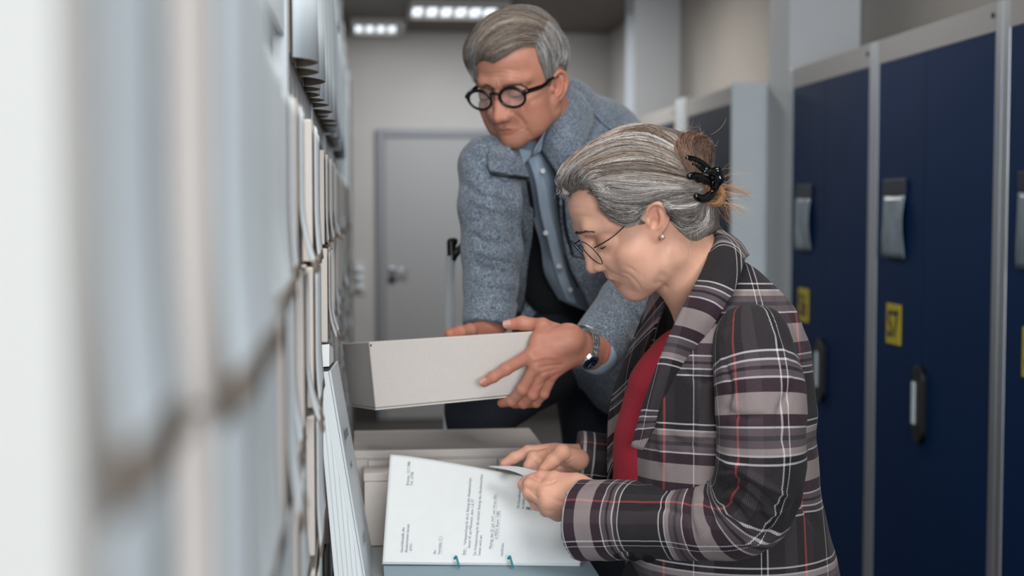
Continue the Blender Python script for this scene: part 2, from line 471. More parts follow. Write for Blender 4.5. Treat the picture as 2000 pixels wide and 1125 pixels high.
XC = 1.50
def cabinet(y0, y1, label, xc=XC, sign=None, pouch=True, handle=True, top=1.975):
    """y0 near end, y1 far end; its front stands in the aisle plane x = xc"""
    o = empty('storage_cabinet', (xc + .12, (y0 + y1) / 2, 0), label=label, cat='cabinet')
    b = MB(); b.box(xc + .012, XR - .006, y0, y1, .002, top); child(b.build('body', M['lockframe'], bevel=.002), o)
    fr = .035
    for ya in (y0, y1 - fr):
        b = MB(); b.box(xc, xc + .012, ya, ya + fr, .002, top); child(b.build('upright_edge', M['alu'] if xc == XC else M['lockframe'], bevel=.002), o)
    for za, zb in ((top - .07, top), (.002, .08)):
        b = MB(); b.box(xc, xc + .012, y0 + fr + .0005, y1 - fr - .0005, za, zb); child(b.build('rail', M['lockframe'], bevel=.002), o)
    ym = y1 - .385
    for a, c in ((y0 + fr, ym - .001), (ym + .001, y1 - fr)):
        b = MB(); b.box(xc + .002, xc + .0118, a, c, .081, top - .071); child(b.build('panel', M['blue'] if xc == XC else M['bluefar'], bevel=.001), o)
    b = MB(); b.cyl((xc - .003, y0 + .05, top - .03), (xc, y0 + .05, top - .03), .007, 12); child(b.build('screw', M['black']), o)
    if handle:
        yc = ym
        h = MB(); zc = .958; n = 12; hw, hh = .036, .106
        ring = []
        for s_, base in ((1, 0), (-1, math.pi)):
            for i in range(n + 1):
                t = base + math.pi * i / n; ring.append((yc + hw * math.cos(t), zc + s_ * (hh - hw) + hw * math.sin(t)))
        k = len(ring)
        vs = [(xc - .012, y, z) for y, z in ring] + [(xc + .002, y, z) for y, z in ring]
        h.add(vs, [tuple(range(k))] + [(i, i + k, (i + 1) % k + k, (i + 1) % k) for i in range(k)])
        hd = h.build('handle', M['black'], bevel=.003); child(hd, o)
        b = MB(); b.box(xc - .017, xc - .0125, yc + .004, yc + .026, zc - .055, zc + .06); g = b.build('grip_strip', M['label'], bevel=.002)
        g.parent = hd; 
    if sign:
        ys = y1 - .16; zs = 1.16
        b = MB(); b.box(xc - .0015, xc + .0015, ys - .075, ys + .03, zs - .057, zs + .057)
        sg = b.build('sign', M['yellow']); child(sg, o)
        V, Fc = text_mesh(sign, .108, .0022)
        V = V - (V.max(0) + V.min(0)) / 2
        W3 = np.stack([np.full(len(V), xc - .0022), ys - .0225 - V[:, 0] * .8, zs + V[:, 1]], 1)
        mesh_obj('number', W3, Fc, M['inkdark'], sg)
        sg.children[0].matrix_parent_inverse = Matrix.Identity(4)
    if pouch:
        ys = y1 - .165; t = 1.525
        b = MB(); b.box(xc - .006, xc - .001, ys - .105, ys + .065, t, t + .045); bp = b.build('clip_rail', M['pouchtop'], bevel=.002); child(bp, o)
        G = []
        for i in range(12):
            z = t - .002 - .175 * i / 11
            for j in range(8):
                y = ys - .10 + .16 * j / 7
                G.append((xc - .006 - .006 * math.sin(i / 11 * 3.0) - .003 * math.sin(j * 1.3 + i * .4), y, z))
        pc = mesh_obj('document_pouch', G, grid_faces(12, 8), M['pouch'], None, True); child(pc, o)
        md = pc.modifiers.new('s', 'SOLIDIFY'); md.thickness = .002
    return o
M['pouch'] = mat('clear_pouch', '8795a0', .22, var=.25, scale=14)
M['pouchtop'] = mat('pouch_rail', '20263a', .5, var=.5, scale=40)
G1 = 'navy cabinets along the right wall'
c = cabinet(2.42, 3.222, 'navy cabinet cut off by the right edge of the photo', sign='S8')
c = cabinet(3.226, 4.066, 'navy cabinet with the yellow S7 sign', sign='S7')
c = cabinet(4.070, 4.895, 'navy cabinet with the yellow S6 sign, beside the white pillar', sign='S6')
c = cabinet(5.205, 6.0, 'dark cabinet just beyond the white pillar, behind the hair bun of the woman', xc=1.385, handle=False, pouch=False, top=1.95)
c = cabinet(6.25, 7.3, 'farthest dark cabinet showing above the shoulder of the man', xc=1.40, handle=False, pouch=False, top=1.95)
tag(box1(1.37, XR - .006, 5.18, 5.20, .002, 1.955).build('end_panel', M['steel'], bevel=.002), 'pale grey upright end panel standing right behind the white pillar', 'panel')
tag(box1(1.39, XR - .006, 6.03, 6.22, .002, 1.97).build('end_panel', M['steel'], bevel=.002), 'narrow grey upright panel between the two distant dark cabinets', 'panel')

# ------------------------------------------------------------ archive shelving at the left
H0 = .14
sec = [(.254, .73), (.73, 1.48), (1.48, 2.23), (2.23, 2.98), (2.98, 3.73), (3.73, 4.48), (4.48, 5.23), (5.23, 5.98), (5.98, 6.73), (6.73, 7.48), (7.48, 8.23), (8.23, 8.98)]
for k, (a, c) in enumerate(sec):
    lab = ['grey steel shelving bay nearest to the lens', 'second grey steel shelving bay from the lens', 'steel shelving bay whose boxes start left of the leaning volume',
           'steel shelving bay beside the held cardboard box'] 
    o = empty('shelving_bay', (-.3, (a + c) / 2, 0), label=lab[k] if k < 4 else 'distant steel bay of the shelving run along the left side of the aisle', cat='shelf',
              group='bays of the archive shelving')
    b = MB(); b.box(-.50, -.072, c - .012, c, .002, 2.35); b.box(-.085, -.072, c - .045, c - .0121, .002, 2.35); child(b.build('upright', M['steel']), o)
    for z in (1.105, 1.675 if k == 1 else 1.628, 2.15):
        b = MB(); b.box(-.50, -.074, a + .002, c - .047, z, z + .012); b.box(-.078, -.074, a + .002, c - .047, z - .022, z - .0001)
        child(b.build('shelf', M['steel']), o)
    for z in (1.655, 1.630):
        if k > 1: z -= .05
        b = MB(); b.box(-.114, -.108, c - .0135, c - .0121, z - .010, z + .003); child(b.build('slot', M['black']), o)

tag(box1(-.50, -.0475, .240, .252, .002, 2.35).build('end_panel', mat('shelf_end_panel', 'bcbbb7', .6), bevel=.002), 'cream white shelving end panel, closest to the lens and very blurred', 'panel')
def box_proto(mat_card, w, h, dep, flare):
    """archive box: body + curved front label; origin at front-bottom-near corner; front faces +x"""
    b = MB(); t = .002
    b.box(-dep, 0, 0, w, 0, h)
    body = b.build('archive_box', mat_card, bevel=.0015)
    rows = []
    for i in range(14):
        v = i / 13
        z = h - .006 - (h - .002) * v
        for j in range(6):
            u = j / 5
            out = .0015 + flare * max(0, (v - .55) / .45) ** 2 * (1 if flare > 0 else 0) + .001 * math.sin(u * 6)
            rows.append((out, .01 + (w - .02) * u, z))
    lb = mesh_obj('label', rows, grid_faces(14, 6), [M['label'], M['cardin']], body, True)
    md = lb.modifiers.new('s', 'SOLIDIFY'); md.thickness = .0012; md.material_offset_rim = 1
    for p in lb.data.polygons:
        if p.index // 5 >= 12: p.material_index = 1
    return body, lb
protos = []
for mc in ('card', 'cardlight'):
    for fl in (.004, .009, .015):
        for w in (.235, .115, .17): protos.append((box_proto(M[mc], w, .147, .30, fl), w))
# boxes whose front label bulges out, open and dark underneath
def round_proto(w, h=.300, out=.024):
    b = MB(); b.box(-.28, 0, .002, w - .002, 0, h); body = b.build('archive_box', M['cardin'], bevel=.0015)
    rows = []
    for i in range(6):
        z = -.004 + (h + .004) * i / 5
        for j in range(13):
            u = j / 12; rows.append((.001 + out * math.sin(math.pi * u) ** .75 * (1 - .25 * i / 5), w * u, z))
    lb = mesh_obj('label', rows, grid_faces(6, 13), [M['label'], M['cardin']], body, True)
    md = lb.modifiers.new('s', 'SOLIDIFY'); md.thickness = .0020; md.offset = 1; md.material_offset = 1; md.material_offset_rim = 1
    return body, lb
rprotos = [(round_proto(w, out=o_), w) for w, o_ in ((.104, .024), (.085, .020), (.13, .027), (.095, .016))]
def place_box(pr, x, y, z, label, group, s=1.0, rz=0):
    (bd, lb), w = pr
    o = bd.copy(); COL.objects.link(o); o.location = (x, y, z); o.rotation_euler.z = rz; o.scale = (1, 1, s)
    l2 = lb.copy(); COL.objects.link(l2); l2.parent = o
    tag(o, label, 'box', group)
    return o
rows_z = [(1.642, 'row above the upper shelf'), (1.4275, 'row under the upper shelf'), (1.2745, 'second row under the upper shelf'),
          (1.1185, 'row on the middle shelf'), (.955, 'row below the middle shelf'), (.80, 'lowest row of boxes')]
rr = random.Random(8)
bayname = ['the nearest bay', 'the second bay', 'the bay behind the volume', 'the bay beside the held box', 'the fifth bay',
           'the sixth bay from the lens']
for k, (a, c) in enumerate(sec[:9]):
    for ri, (z, rn) in enumerate(rows_z):
        y = a + .008
        n = 0
        if k == 0: y = .262
        if ri == 0:
            if k in (0, 1) or k > 5: continue
            seq = [0, 0, 2, 1, 3, 1] if k == 2 else None
            while y < c - .10:
                pr = rprotos[seq[n % 6]] if seq else rprotos[rr.randrange(4)]
                if y + pr[1] > c - .013: break
                place_box(pr, -.0745 + .004 * rr.random(), y, z, f'bulging-label box on the upper shelf, {["first", "second", "third", "fourth", "fifth", "sixth", "seventh", "last"][min(n, 7)]} in {bayname[k]}', 'boxes with bulging labels on the upper shelf')
                y += pr[1] + .002; n += 1
            continue
        while y < c - .13:
            opts = [p for p in protos if y + p[1] < c - .014]
            if not opts: break
            if k == 0:
                pr = protos[[1, 0, 2][n % 3] + (9 if n % 2 == 0 else 0)]
                if n == 0: pr = protos[10]
                x = [-.050, -.041, -.046][n % 3]
                if n == 0: pr = protos[10]
            elif k == 2 and n == 0:
                pr = protos[9]; x = -.050
            else:
                pr = rr.choice(opts); x = -.064 + rr.random() * .015
            if k > 5:
                pr = rr.choice([p for p in opts if p[1] > .16] or opts)
            if k == 2 and n > 0:
                x = -.071 + .002 * rr.random(); pr = protos[0 + (9 if rr.random() < .5 else 0) + (1 if y + .24 > c else 0)]
            if y + pr[1] > c - .013: break
            g = 'archive boxes, ' + rn
            pos = ['first', 'second', 'third', 'fourth', 'fifth', 'sixth', 'seventh'][min(n, 6)]
            lab = f'box in {rn}, {pos} in {bayname[k]}' if k < 5 else f'distant archive box in {rn}, far down the shelving'
            place_box(pr, x, y, z, lab, g, s=1.032 if k < 2 and ri in (1, 2, 3) else 1.0, rz=(rr.random() - .5) * .02)
            y += pr[1] + .003 + rr.random() * .004
            n += 1
for (bd, lb), w in protos + rprotos:
    bpy.data.objects.remove(lb); bpy.data.objects.remove(bd)
# far dark end of the run
tag(box1(-.50, -.06, 9.0, 9.9, .002, 2.3).build('rack', mat('dark_files', '6d5f55', .9, var=.5, scale=18)), 'dark brownish rack of loose files at the far end of the shelving', 'shelf')
# ------------------------------------------------------------ work table and what lies on it
TZ = .945
t = empty('work_table', (.12, 2.05, 0), label='grey work table under the cardboard boxes and the opened folder', cat='table')
b = MB(); b.box(-.045, .338, 1.45, 2.56, TZ - .025, TZ); child(b.build('tabletop', M['table'], bevel=.003), t)
for x in (-.02, .315):
    for y in (1.49, 2.53):
        b = MB(); b.cyl((x, y, .002), (x, y, TZ - .0255), .014, 16); child(b.build('leg', M['alu'], smooth=True), t)

def open_carton(name, x0, x1, y0, y1, z0, z1, label, m):
    o = empty(name, ((x0 + x1) / 2, (y0 + y1) / 2, z0), label=label, cat='box')
    b = MB(); b.box(x0, x1, y0, y1, z0, z1 - .012); child(b.build('body', m, bevel=.0015), o)
    return o
# big box at the back
ob = open_carton('cardboard_box', -.012, .300, 2.335, 2.545, TZ + .001, 1.085, 'large flat cardboard box at the back of the table, below the held box', M['card'])
b = MB(); b.box(-.0145, .3025, 2.3325, 2.5475, 1.073, 1.0868); child(b.build('lid', M['card'], bevel=.0015), ob)
b = MB(); b.box(.010, .120, 2.326, 2.3323, TZ + .002, 1.071); b.box(.1215, .222, 2.326, 2.3323, TZ + .002, 1.071); b.box(.2235, .298, 2.326, 2.3323, TZ + .002, 1.071)
child(b.build('front_flap', M['cardlight'], bevel=.0008), ob)
ob = open_carton('cardboard_box', .003, .16, 2.255, 2.318, TZ + .001, 1.062, 'smaller cardboard box standing in front of the large flat one, behind the letter', M['card'])
b = MB(); b.box(.002, .161, 2.254, 2.319, 1.0503, 1.0635); child(b.build('lid', M['card'], bevel=.001), ob)

# leaning white volume
vo = empty('bound_volume', tuple(P(700, 1120, 2.08) * np.array([1, 1, 0]) + np.array([0, 0, TZ])), label='tall white bound volume leaning against the shelving', cat='book')
nTL, nTR, nBR, nBL = P(617, 727, 1.93), P(641, 725, 1.93), P(717, 1174, 1.95), P(657, 1174, 1.95)
fTL, fTR, fBR, fBL = P(632, 713, 2.14), P(657, 713, 2.14), P(722, 1073, 2.235), P(672, 1073, 2.235)
b = MB(); b.hexa([nTL, nTR, nBR, nBL, fTL, fTR, fBR, fBL])
t2 = NT('page_edges'); tc = t2.n('ShaderNodeUVMap').outputs[0]
wv = t2.n('ShaderNodeTexWave', wave_type='BANDS', bands_direction='X'); wv.inputs['Scale'].default_value = 1.05; wv.inputs['Distortion'].default_value = .2
t2.l(tc, wv.inputs['Vector'])
t2.l(t2.ramp(wv.outputs['Color'], [(0, srgb('b6bec2')), (.12, srgb('d9dedf')), (1, srgb('dfe3e4'))]), t2.b.inputs['Base Color'])
t2.b.inputs['Roughness'].default_value = .7
vb = b.build('page_block', t2.m)
uvl = vb.data.uv_layers.new(name='UVMap')
uvm = {0: (0, 3), 3: (0, 0), 2: (2, 0), 1: (2, 3), 4: (0, 3), 7: (0, 0), 6: (2, 0), 5: (2, 3)}
for lp in vb.data.loops: uvl.data[lp.index].uv = uvm[lp.vertex_index]
child(vb, vo)
# cover on the aisle side, sticking up a little, with handwriting
e = nrm(np.cross(nBR - nTR, fTR - nTR)); e = e if e @ RT > 0 else -e
cv = [nTR + e * .0005, fTR + e * .0005 + (fTR - fBR) * .02, fBR + e * .0005, nBR + e * .0005]
b = MB(); b.hexa([c for c in cv] + [c + e * .003 for c in cv]); cov = b.build('cover', M['steel'], bevel=.0004); child(cov, vo)
b = MB(); q = [nTL + (0, 0, .0008), nTR + (0, 0, .0008), fTR + (0, 0, .0008), fTL + (0, 0, .0008)]
b.hexa([q[0] + UP * .003, q[1] + UP * .003, q[1], q[0], q[3] + UP * .003, q[2] + UP * .003, q[2], q[3]]); child(b.build('spine_cap', M['inkdark']), vo)
lift = UP * .036 - RT * .001
b = MB(); b.hexa([nTL + lift + FW*.02, nTR + lift + FW*.02, nTR + UP * .006 + FW*.01, nTL + UP * .006 + FW*.01, fTL + lift*.7, fTR + lift*.7 - RT * .004, fTR - RT * .004 + UP*.006, fTL + UP*.006]); child(b.build('booklets', M['paper']), vo)
def on_quad(V, o, ux, uy, off):
    return np.array([o + ux * v[0] + uy * v[1] + off for v in V])
ux = nrm(nBR - nTR); uy = nrm(fTR - nTR)
for s_, sz, at_ in (('Johannes', .026, .30), ('1949-53', .014, .44), ('V-VIII', .024, .78)):
    V, Fc = text_mesh(s_, sz)
    V = V - V.mean(0)
    L = np.linalg.norm(nBR - nTR); Wd = np.linalg.norm(fTR - nTR)
    V = on_quad(np.stack([-V[:, 1], V[:, 0] * 1.2], 1), nTR + ux * L * at_ + uy * Wd * .5, ux, uy, e * .004)
    tt = mesh_obj('handwriting', V, Fc, M['inkdark']); child(tt, vo)

# ------------------------------------------------------------ folder with the letter
fo = empty('file_folder', tuple(P(945, 1100, 2.06)), label='opened pale blue file folder with typed letters held by the woman', cat='folder')
zf = TZ + .004
def gx(px, y):  # x of the table line at distance y under pixel column px
    return 0
b = MB()
FL = P(742, 1112, 2.0); FRt = P(1151, 1104, 2.06)
x0, x1 = .030, .336
b.box(x0, x1, 1.80, 2.092, .9570, .9598)
cov = b.build('cover', M['folder'], bevel=.001); child(cov, fo)
NR, NC = 40, 60
def page(u, v, lift=0.0, fold=0.0):
    """u along the binding (0 left .. 1 right), v from the binding up to the free edge"""
    # binding edge
    A = P(747 + 386 * u, 1098 + 4 * u, 2.085)
    # free edge: left part stands up, right part is lower where the hands hold it
    ex = 762 + (1150 - 762) * u
    ey = 887 + 8 * u + 62 * u ** 1.6 + 6 * math.sin(u * 3)
    Bp = P(ex, ey, 2.215 - .12 * u ** 2)
    Mid = .5 * (A + Bp) + UP * (-.010) - FW * .012
    p = (1 - v) ** 2 * A + 2 * v * (1 - v) * Mid + v * v * Bp
    return p
def page_mesh(name, off, m, shrink=0, umax=1.0, vfun=None):
    G = np.array([page(u * umax, v) + off for v in np.linspace(0, 1, NR) for u in np.linspace(0, 1, NC)])
    o = mesh_obj(name, G, grid_faces(NR, NC), m, None, True); md = o.modifiers.new('s', 'SOLIDIFY'); md.thickness = .0004
    child(o, fo); return o
pg_n = -nrm(np.cross(page(.6, .5) - page(.5, .5), page(.5, .6) - page(.5, .5)))
if pg_n @ FW > 0: pg_n = -pg_n
page_mesh('letter', np.zeros(3), M['paper'])
page_mesh('sheet_beneath', -pg_n * .0025 - RT * .0008 - UP * .0015, M['paper'])
b = MB(); b.box(x0 + .004, x1 - .012, 1.81, 2.085, TZ + .0015, .9565); child(b.build('page_stack', M['paper'], bevel=.001), fo)
# the next sheet being turned: a curved white leaf rising towards the fingers
sheet('turned_leaf', [[(952, 911, 2.145), (1000, 920, 2.10), (1036, 936, 2.045)], [(956, 910, 2.15), (1008, 911, 2.108), (1054, 921, 2.052)]], M['paper'], fo, thick=.0004)
# typed lines: (u of line, v0 start, text, v length)
W_, H_ = .297, .21
def typed(txt, u, v0, size, stretch=1.0, m=None, under=False):
    V, Fc = text_mesh(txt, size)
    if len(V) == 0: return
    pts = []
    for x, y, z in V: pts.append(page(u - y / W_, v0 + x * stretch / H_) + pg_n * .0006)
    child(mesh_obj('typed_line', pts, Fc, m or M['ink']), fo)
    if under:
        L = V[:, 0].max() * stretch
        q = [page(u + .0022 * 2 + .002 * s, v0 + L / H_ * t / 12) + pg_n * .0006 for s in (0, .5) for t in range(13)]
        child(mesh_obj('underline', q, grid_faces(2, 13), m or M['ink']), fo)
S_ = .0062; K_ = 1.28
typed('Geschäftsstelle des', .100, .10, S_, 1.1)
typed('Akademischen Senats', .123, .10, S_, 1.1)
typed('- 6YI/1 -', .145, .10, S_, 1.2)
typed('Bremen, 12.7.1980', .105, .74, S_, .95)
typed('Tel. 2798', .125, .74, S_, 1.1)
typed('An', .267, .09, S_, K_)
typed('Verteiler C I', .290, .09, S_, K_, under=True)
typed('Betr.:', .415, .09, S_, K_, under=True)
typed('Vorbesprechung für die 6. Sitzung des Akademischen', .415, .205, S_, 1.08)
typed('Senats VI. am Mittwoch, dem 1.6.77', .437, .17, S_, 1.2)
typed('Die Vorbesprechung für die nächste Sitzung des Akademischen', .470, .09, S_, 1.13)
typed('Senats wird am', .492, .09, S_, K_)
typed('Montag, den 25. Juli 1977, um 14.oo Uhr,', .545, .175, S_, 1.22, under=True)
typed('in MZH, Raum 1380,', .568, .29, S_, K_, under=True)
typed('stattfinden.', .605, .09, S_, K_)
typed('Mit freundlichen Grüßen', .665, .66, S_, 1.05)
typed('Im Auftrag', .688, .66, S_, 1.15)
typed('R.', .725, .66, .012, 1.1, M['inkdark'])
for px in (890, 995):
    b = MB(); b.tube(catmull([P(px - 2, 1091, 2.083), P(px + 1, 1087, 2.07), P(px + 4, 1097, 2.066), P(px + 7, 1108, 2.066)], 14), .0017, 8)
    child(b.build('teal_cord', M['teal'], smooth=True), fo)

# ------------------------------------------------------------ the box the man holds
hb = empty('cardboard_box', tuple(P(870, 790, 2.3)), label='grey cardboard box held in both hands by the man', cat='box')
nTL, nTR, nBR, nBL = P(720, 668, 2.215), P(1058, 646, 2.218), P(1034, 768, 2.238), P(733, 797, 2.235)
bk = P(668, 671, 2.42) - nTL
b = MB(); b.hexa([nTL, nTR, nBR, nBL, nTL + bk, nTR + bk, nBR + bk, nBL + bk * .96]); child(b.build('body', M['card'], bevel=.0015), hb)
HB = (nTL, nTR, nBR, nBL, bk)
dn = nrm(nBL - nTL)
b = MB(); q = [nBL, nBR, nBR + dn * .0025, nBL + dn * .0025]; o2 = -FW * .002
b.hexa([p + dn * .0008 + o2 for p in q] + [p + dn * .0008 + bk for p in q]); child(b.build('lid', M['cardlight'], bevel=.0005), hb)
b = MB(); b.cyl(nTL + RT * .0035 - UP * .005 - FW * .0006, nTL + RT * .0035 - UP * .005, .0016, 10); child(b.build('rivet', M['inkdark']), hb)

# ------------------------------------------------------------ step ladder
M['railpaint'] = mat('rail_anodised', 'd3d8dc', .35, .25)
X0 = P(880, 500, 2.80); 
ld = empty('step_ladder', (X0[0] + .2, X0[1] + .2, 0), label='aluminium step ladder with a black hook on its rail behind the held box', cat='ladder')
b = MB(); Xb = X0 + (P(875, 845, 2.80) - X0) * 1.0; dirn = Xb - X0; Xf = X0 + dirn * ((X0[2] - .004) / -dirn[2]); b.cyl(X0, Xf, .0095, 16); child(b.build('rail', M['railpaint'], smooth=True), ld)
b = MB(); off = RT * .40; b.cyl(X0 + off - UP * .35, Xf + off, .0085, 16); child(b.build('rail', M['railpaint'], smooth=True), ld)
f = Field(np.minimum(P(870, 520, 2.8), P(935, 455, 2.8)) - .03, np.maximum(P(870, 520, 2.8), P(935, 455, 2.8)) + .03, .0015)
q = lambda x, y: P(x, y, 2.80)
f.cone(q(882, 506), q(881, 474), .009, .0085, .003); f.cone(q(881, 473), q(888, 470), .0075, .006, .002); f.cone(q(890, 472), q(889, 478), .004, .003, .002)
f.cone(q(884, 502), q(905, 478), .008, .006, .003); f.cone(q(905, 478), q(930, 468), .0065, .0065, .003); f.cone(q(905, 470), q(910, 474), .004, .006, .002)
V, Q = f.mesh(); child(mesh_obj('hook', V, Q, M['black'], None, True), ld)
for z in (.22, .44):
    b = MB(); c0 = X0 + off * .5; b.box(c0[0] - .2, c0[0] + .2, c0[1] - .12, c0[1] + .12, z, z + .03); child(b.build('step', M['alu'], bevel=.004), ld)
for s_ in (-.19, .19):
    b = MB(); b.cyl((c0[0] + s_, c0[1] + .12, .47), (c0[0] + s_, c0[1] + .35, .004), .01, 12); child(b.build('rear_leg', M['alu']), ld)
# ------------------------------------------------------------ heads
def skin_mat(name, base, red, dark, freckle=.12):
    t = NT(name)
    n1 = t.noise(60, 5); n2 = t.noise(900, 2)
    c = t.mix(t.math('MULTIPLY', n1, .55), srgb(base), srgb(red))
    va = t.n('ShaderNodeVertexColor', layer_name='tone')
    sep = t.n('ShaderNodeSeparateColor'); t.l(va.outputs[0], sep.inputs[0])
    c = t.mix(t.math('MULTIPLY', sep.outputs[0], .85), c, srgb(red))
    c = t.mix(sep.outputs[1], c, srgb(dark))
    c = t.mix(sep.outputs[2], c, srgb('3a2a25'))
    t.l(c, t.b.inputs['Base Color'])
    t.b.inputs['Roughness'].default_value = .48
    t.b.inputs['Specular IOR Level'].default_value = .35
    t.b.inputs['Subsurface Weight'].default_value = .12
    t.b.inputs['Subsurface Radius'].default_value = (1, .35, .2)
    t.b.inputs['Subsurface Scale'].default_value = .006
    t.bump(n2, .0004, .35)
    return t.m

def build_head(K, neck_local, h=.0015):
    """implicit head in its own axes: x forward, y to its left, z up"""
    f = Field((-.135, -.105, -.20), (.135, .105, .15), h)
    v = lambda a, b, c: np.array([a, b, c], float)
    w = K.get('w', 1.0)
    cx, cz = K['cran']
    f.ell(v(cx, 0, cz), K['cranr'], k=.02)
    f.ell(v(K['fore'][0] - .062, 0, K['fore'][1] - .002), (.060, .063 * w, .050), k=.025)
    br, na, ti, sb = K['brow'], K['nas'], K['tip'], K['subn']
    ul, lp, ll, me, ch, mt = K['ulip'], K['lip'], K['llip'], K['mento'], K['chin'], K['menton']
    ey = K['eye']   # (a, b, c)
    gon = K['gon']  # (a, b, c)
    # face mass
    f.ell(v(.028, 0, (ey[2] + ch[1]) / 2 + .012), (.050, .054 * w, .062), k=.02)
    for s in (-1, 1):
        # jaw, cheek, temple, brow ridge
        f.chain([v(-.004, s * gon[1] * 1.02, .0), v(gon[0], s * gon[1], gon[2]), v((gon[0] + ch[0]) / 2 + .004, s * .034 * w, (gon[2] + mt[1]) / 2 + .008), v(ch[0] - .017, s * .009, ch[1] + .001)],
                [.015, .012, .0125, .013], .030)
        f.ell(v(ey[0] - .020, s * .043 * w, ey[2] - .026), (.022, .021, .017), k=.018)
        f.ell(v(ey[0] - .026, s * .036 * w, ey[2] - .048), (.024, .020, .022), k=.02)
        f.chain([v(br[0] - .012, s * .008, br[1] - .002), v(br[0] - .017, s * .026, br[1] + .002), v(br[0] - .034, s * .047 * w, br[1] - .004)], [.0080, .0072, .006], .016)
        f.ell(v(.008, s * .052 * w, .028), (.040, .016, .035), k=.02)
    f.ell(v(.030, 0, gon[2] + .004), (.040, .044 * w, .022), k=.02)
    f.ell(v(lp[0] - .024, 0, lp[1] + .001), (.023, .027, .024), k=.014)
    f.ell(v(ch[0] - .0135, 0, ch[1] + .001), (.0135, .016, .0125), k=.010)
    # eye sockets
    for s in (-1, 1):
        f.ell(v(ey[0] + .0255, s * ey[1], ey[2] + .001), (.017, .017, .0115), k=.014, op='sub')
        f.ell(v(ey[0] + .030, s * (ey[1] - .012), ey[2] - .001), (.016, .008, .009), k=.010, op='sub')
    # upper jaw and cheek filling
    f.ell(v(sb[0] - .023, 0, sb[1] + .002), (.022, .026, .024), k=.014)
    for s in (-1, 1):
        f.ell(v(.040, s * .034 * w, (ey[2] + lp[1]) / 2 - .012), (.034, .022, .034), k=.022)
        f.ell(v(ti[0] - .036, s * .020, ti[1] + .008), (.016, .012, .018), k=.014)
    # nose
    f.chain([v(na[0] - .0075, 0, na[1] + .006), v(K['bridge'][0] - .0068, 0, K['bridge'][1]), v(ti[0] - .0092, 0, ti[1] + .0016)], [.0068, .0066, .0088], .008)
    f.cone(v(ti[0] - .010, 0, ti[1]), v(sb[0] - .003, 0, sb[1] + .003), .0075, .005, .004)
    for s in (-1, 1):
        f.cone(v(K['bridge'][0] - .018, s * .008, K['bridge'][1]), v(ti[0] - .022, s * .011, ti[1] + .004), .006, .008, .008)
        f.ell(v(ti[0] - .0175, s * .0112, ti[1] - .0008), (.0095, .0062, .0078), k=.005)
    for s in (-1, 1):
        f.cone(v(ti[0] - .012, s * .0060, ti[1] - .0115), v(ti[0] - .018, s * .0075, ti[1] - .005), .0028, .0022, .0025, 'sub')
        # wing groove
        f.chain([v(ti[0] - .022, s * .0205, ti[1] + .006), v(ti[0] - .0255, s * .0195, ti[1] - .002)], [.0015, .0018], .004, 'sub')
    # lips
    lc = K.get('lipc', -.004); LR = K.get('lipr', 1); MW = K.get('mw', 1)
    for s in (-1, 1):
        f.chain([v(ul[0] - .0042, s * .0, ul[1] + .0010), v(ul[0] - .0042, s * .006, ul[1] + .0022), v(ul[0] - .010, s * .016, lp[1] + lc * .3 + .001), v(lp[0] - .0165, s * .0245 * MW, lp[1] + lc)],
                [.0042 * LR, .0044 * LR, .0032 * LR, .001], .0035)
        f.chain([v(ll[0] - .0050, 0, ll[1] + .001), v(ll[0] - .0068, s * .009, ll[1] + .0012), v(lp[0] - .0165, s * .0235 * MW, lp[1] + lc - .001)], [.0052 * LR, .0047 * LR, .001], .0035)
        f.chain([v(lp[0] + .0015, 0, lp[1]), v(lp[0] - .0005, s * .008, lp[1] + .0004), v(lp[0] - .0075, s * .018, lp[1] + lc * .5), v(lp[0] - .0148, s * .0265 * MW, lp[1] + lc - .0008)], [.0008, .0009, .001, .0013], .0022, 'sub')
    f.cone(v(ul[0] + .0015, 0, ul[1] + .006), v(sb[0] + .0012, 0, sb[1] - .004), .0016, .0018, .004, 'sub')   # philtrum
    # eyeballs with lowered lids
    for s in (-1, 1):
        f.ell(v(ey[0] + K.get('lid', 0), s * ey[1], ey[2] + .0005), (.0132, .0165, .0125), k=.007)
    # neck
    f.chain([neck_local[0], neck_local[1], neck_local[2]], K.get('neckr', [.050, .052, .060]), .022)
    for s in (-1, 1):
        if 'scm' in K:
            f.chain([v(-.020, s * .056, -.02)] + [x + v(0, s * K['scmb'][i], 0) for i, x in enumerate(K['scm'])], [.012, .011, .010], .014)
    # ears
    et, eb = K['eart'], K['earb']
    for s in (-1, 1):
        up = nrm(v(et[0] - eb[0], s * .010, et[1] - eb[1])); H = math.hypot(et[0] - eb[0], et[1] - eb[1])
        c = v((et[0] + eb[0]) / 2, s * K['earw'], (et[1] + eb[1]) / 2)
        out = nrm(v(.35, s * 1.0, 0)); out = nrm(out - up * (out @ up)); bk = np.cross(up, out) * s   # bk points backwards
        if bk[0] > 0: bk = -bk
        R = [bk, out, up]; L = lambda x, o, z: c + bk * x * H + out * o * H + up * z * H
        f.ell(L(.02, -.02, .10), (H * .28, H * .085, H * .38), R, k=.004)
        f.ell(L(-.07, -.0, -.34), (H * .15, H * .075, H * .18), R, k=.006)
        f.ell(L(-.10, -.10, .0), (H * .24, H * .10, H * .34), R, k=.008)
        f.ell(L(.0, .085, .10), (H * .19, H * .07, H * .28), R, k=.003, op='sub')
        rim = [L(-.24, .02, .10), L(-.20, .07, .33), L(-.02, .085, .47), L(.19, .085, .40), L(.29, .085, .17), L(.22, .07, -.10), L(.08, .05, -.30)]
        rr_ = np.interp(np.linspace(0, 6, 22), range(7), [.035, .045, .052, .055, .052, .048, .04]) * H
        f.chain(list(catmull(rim, 22)), list(rr_), .0025)
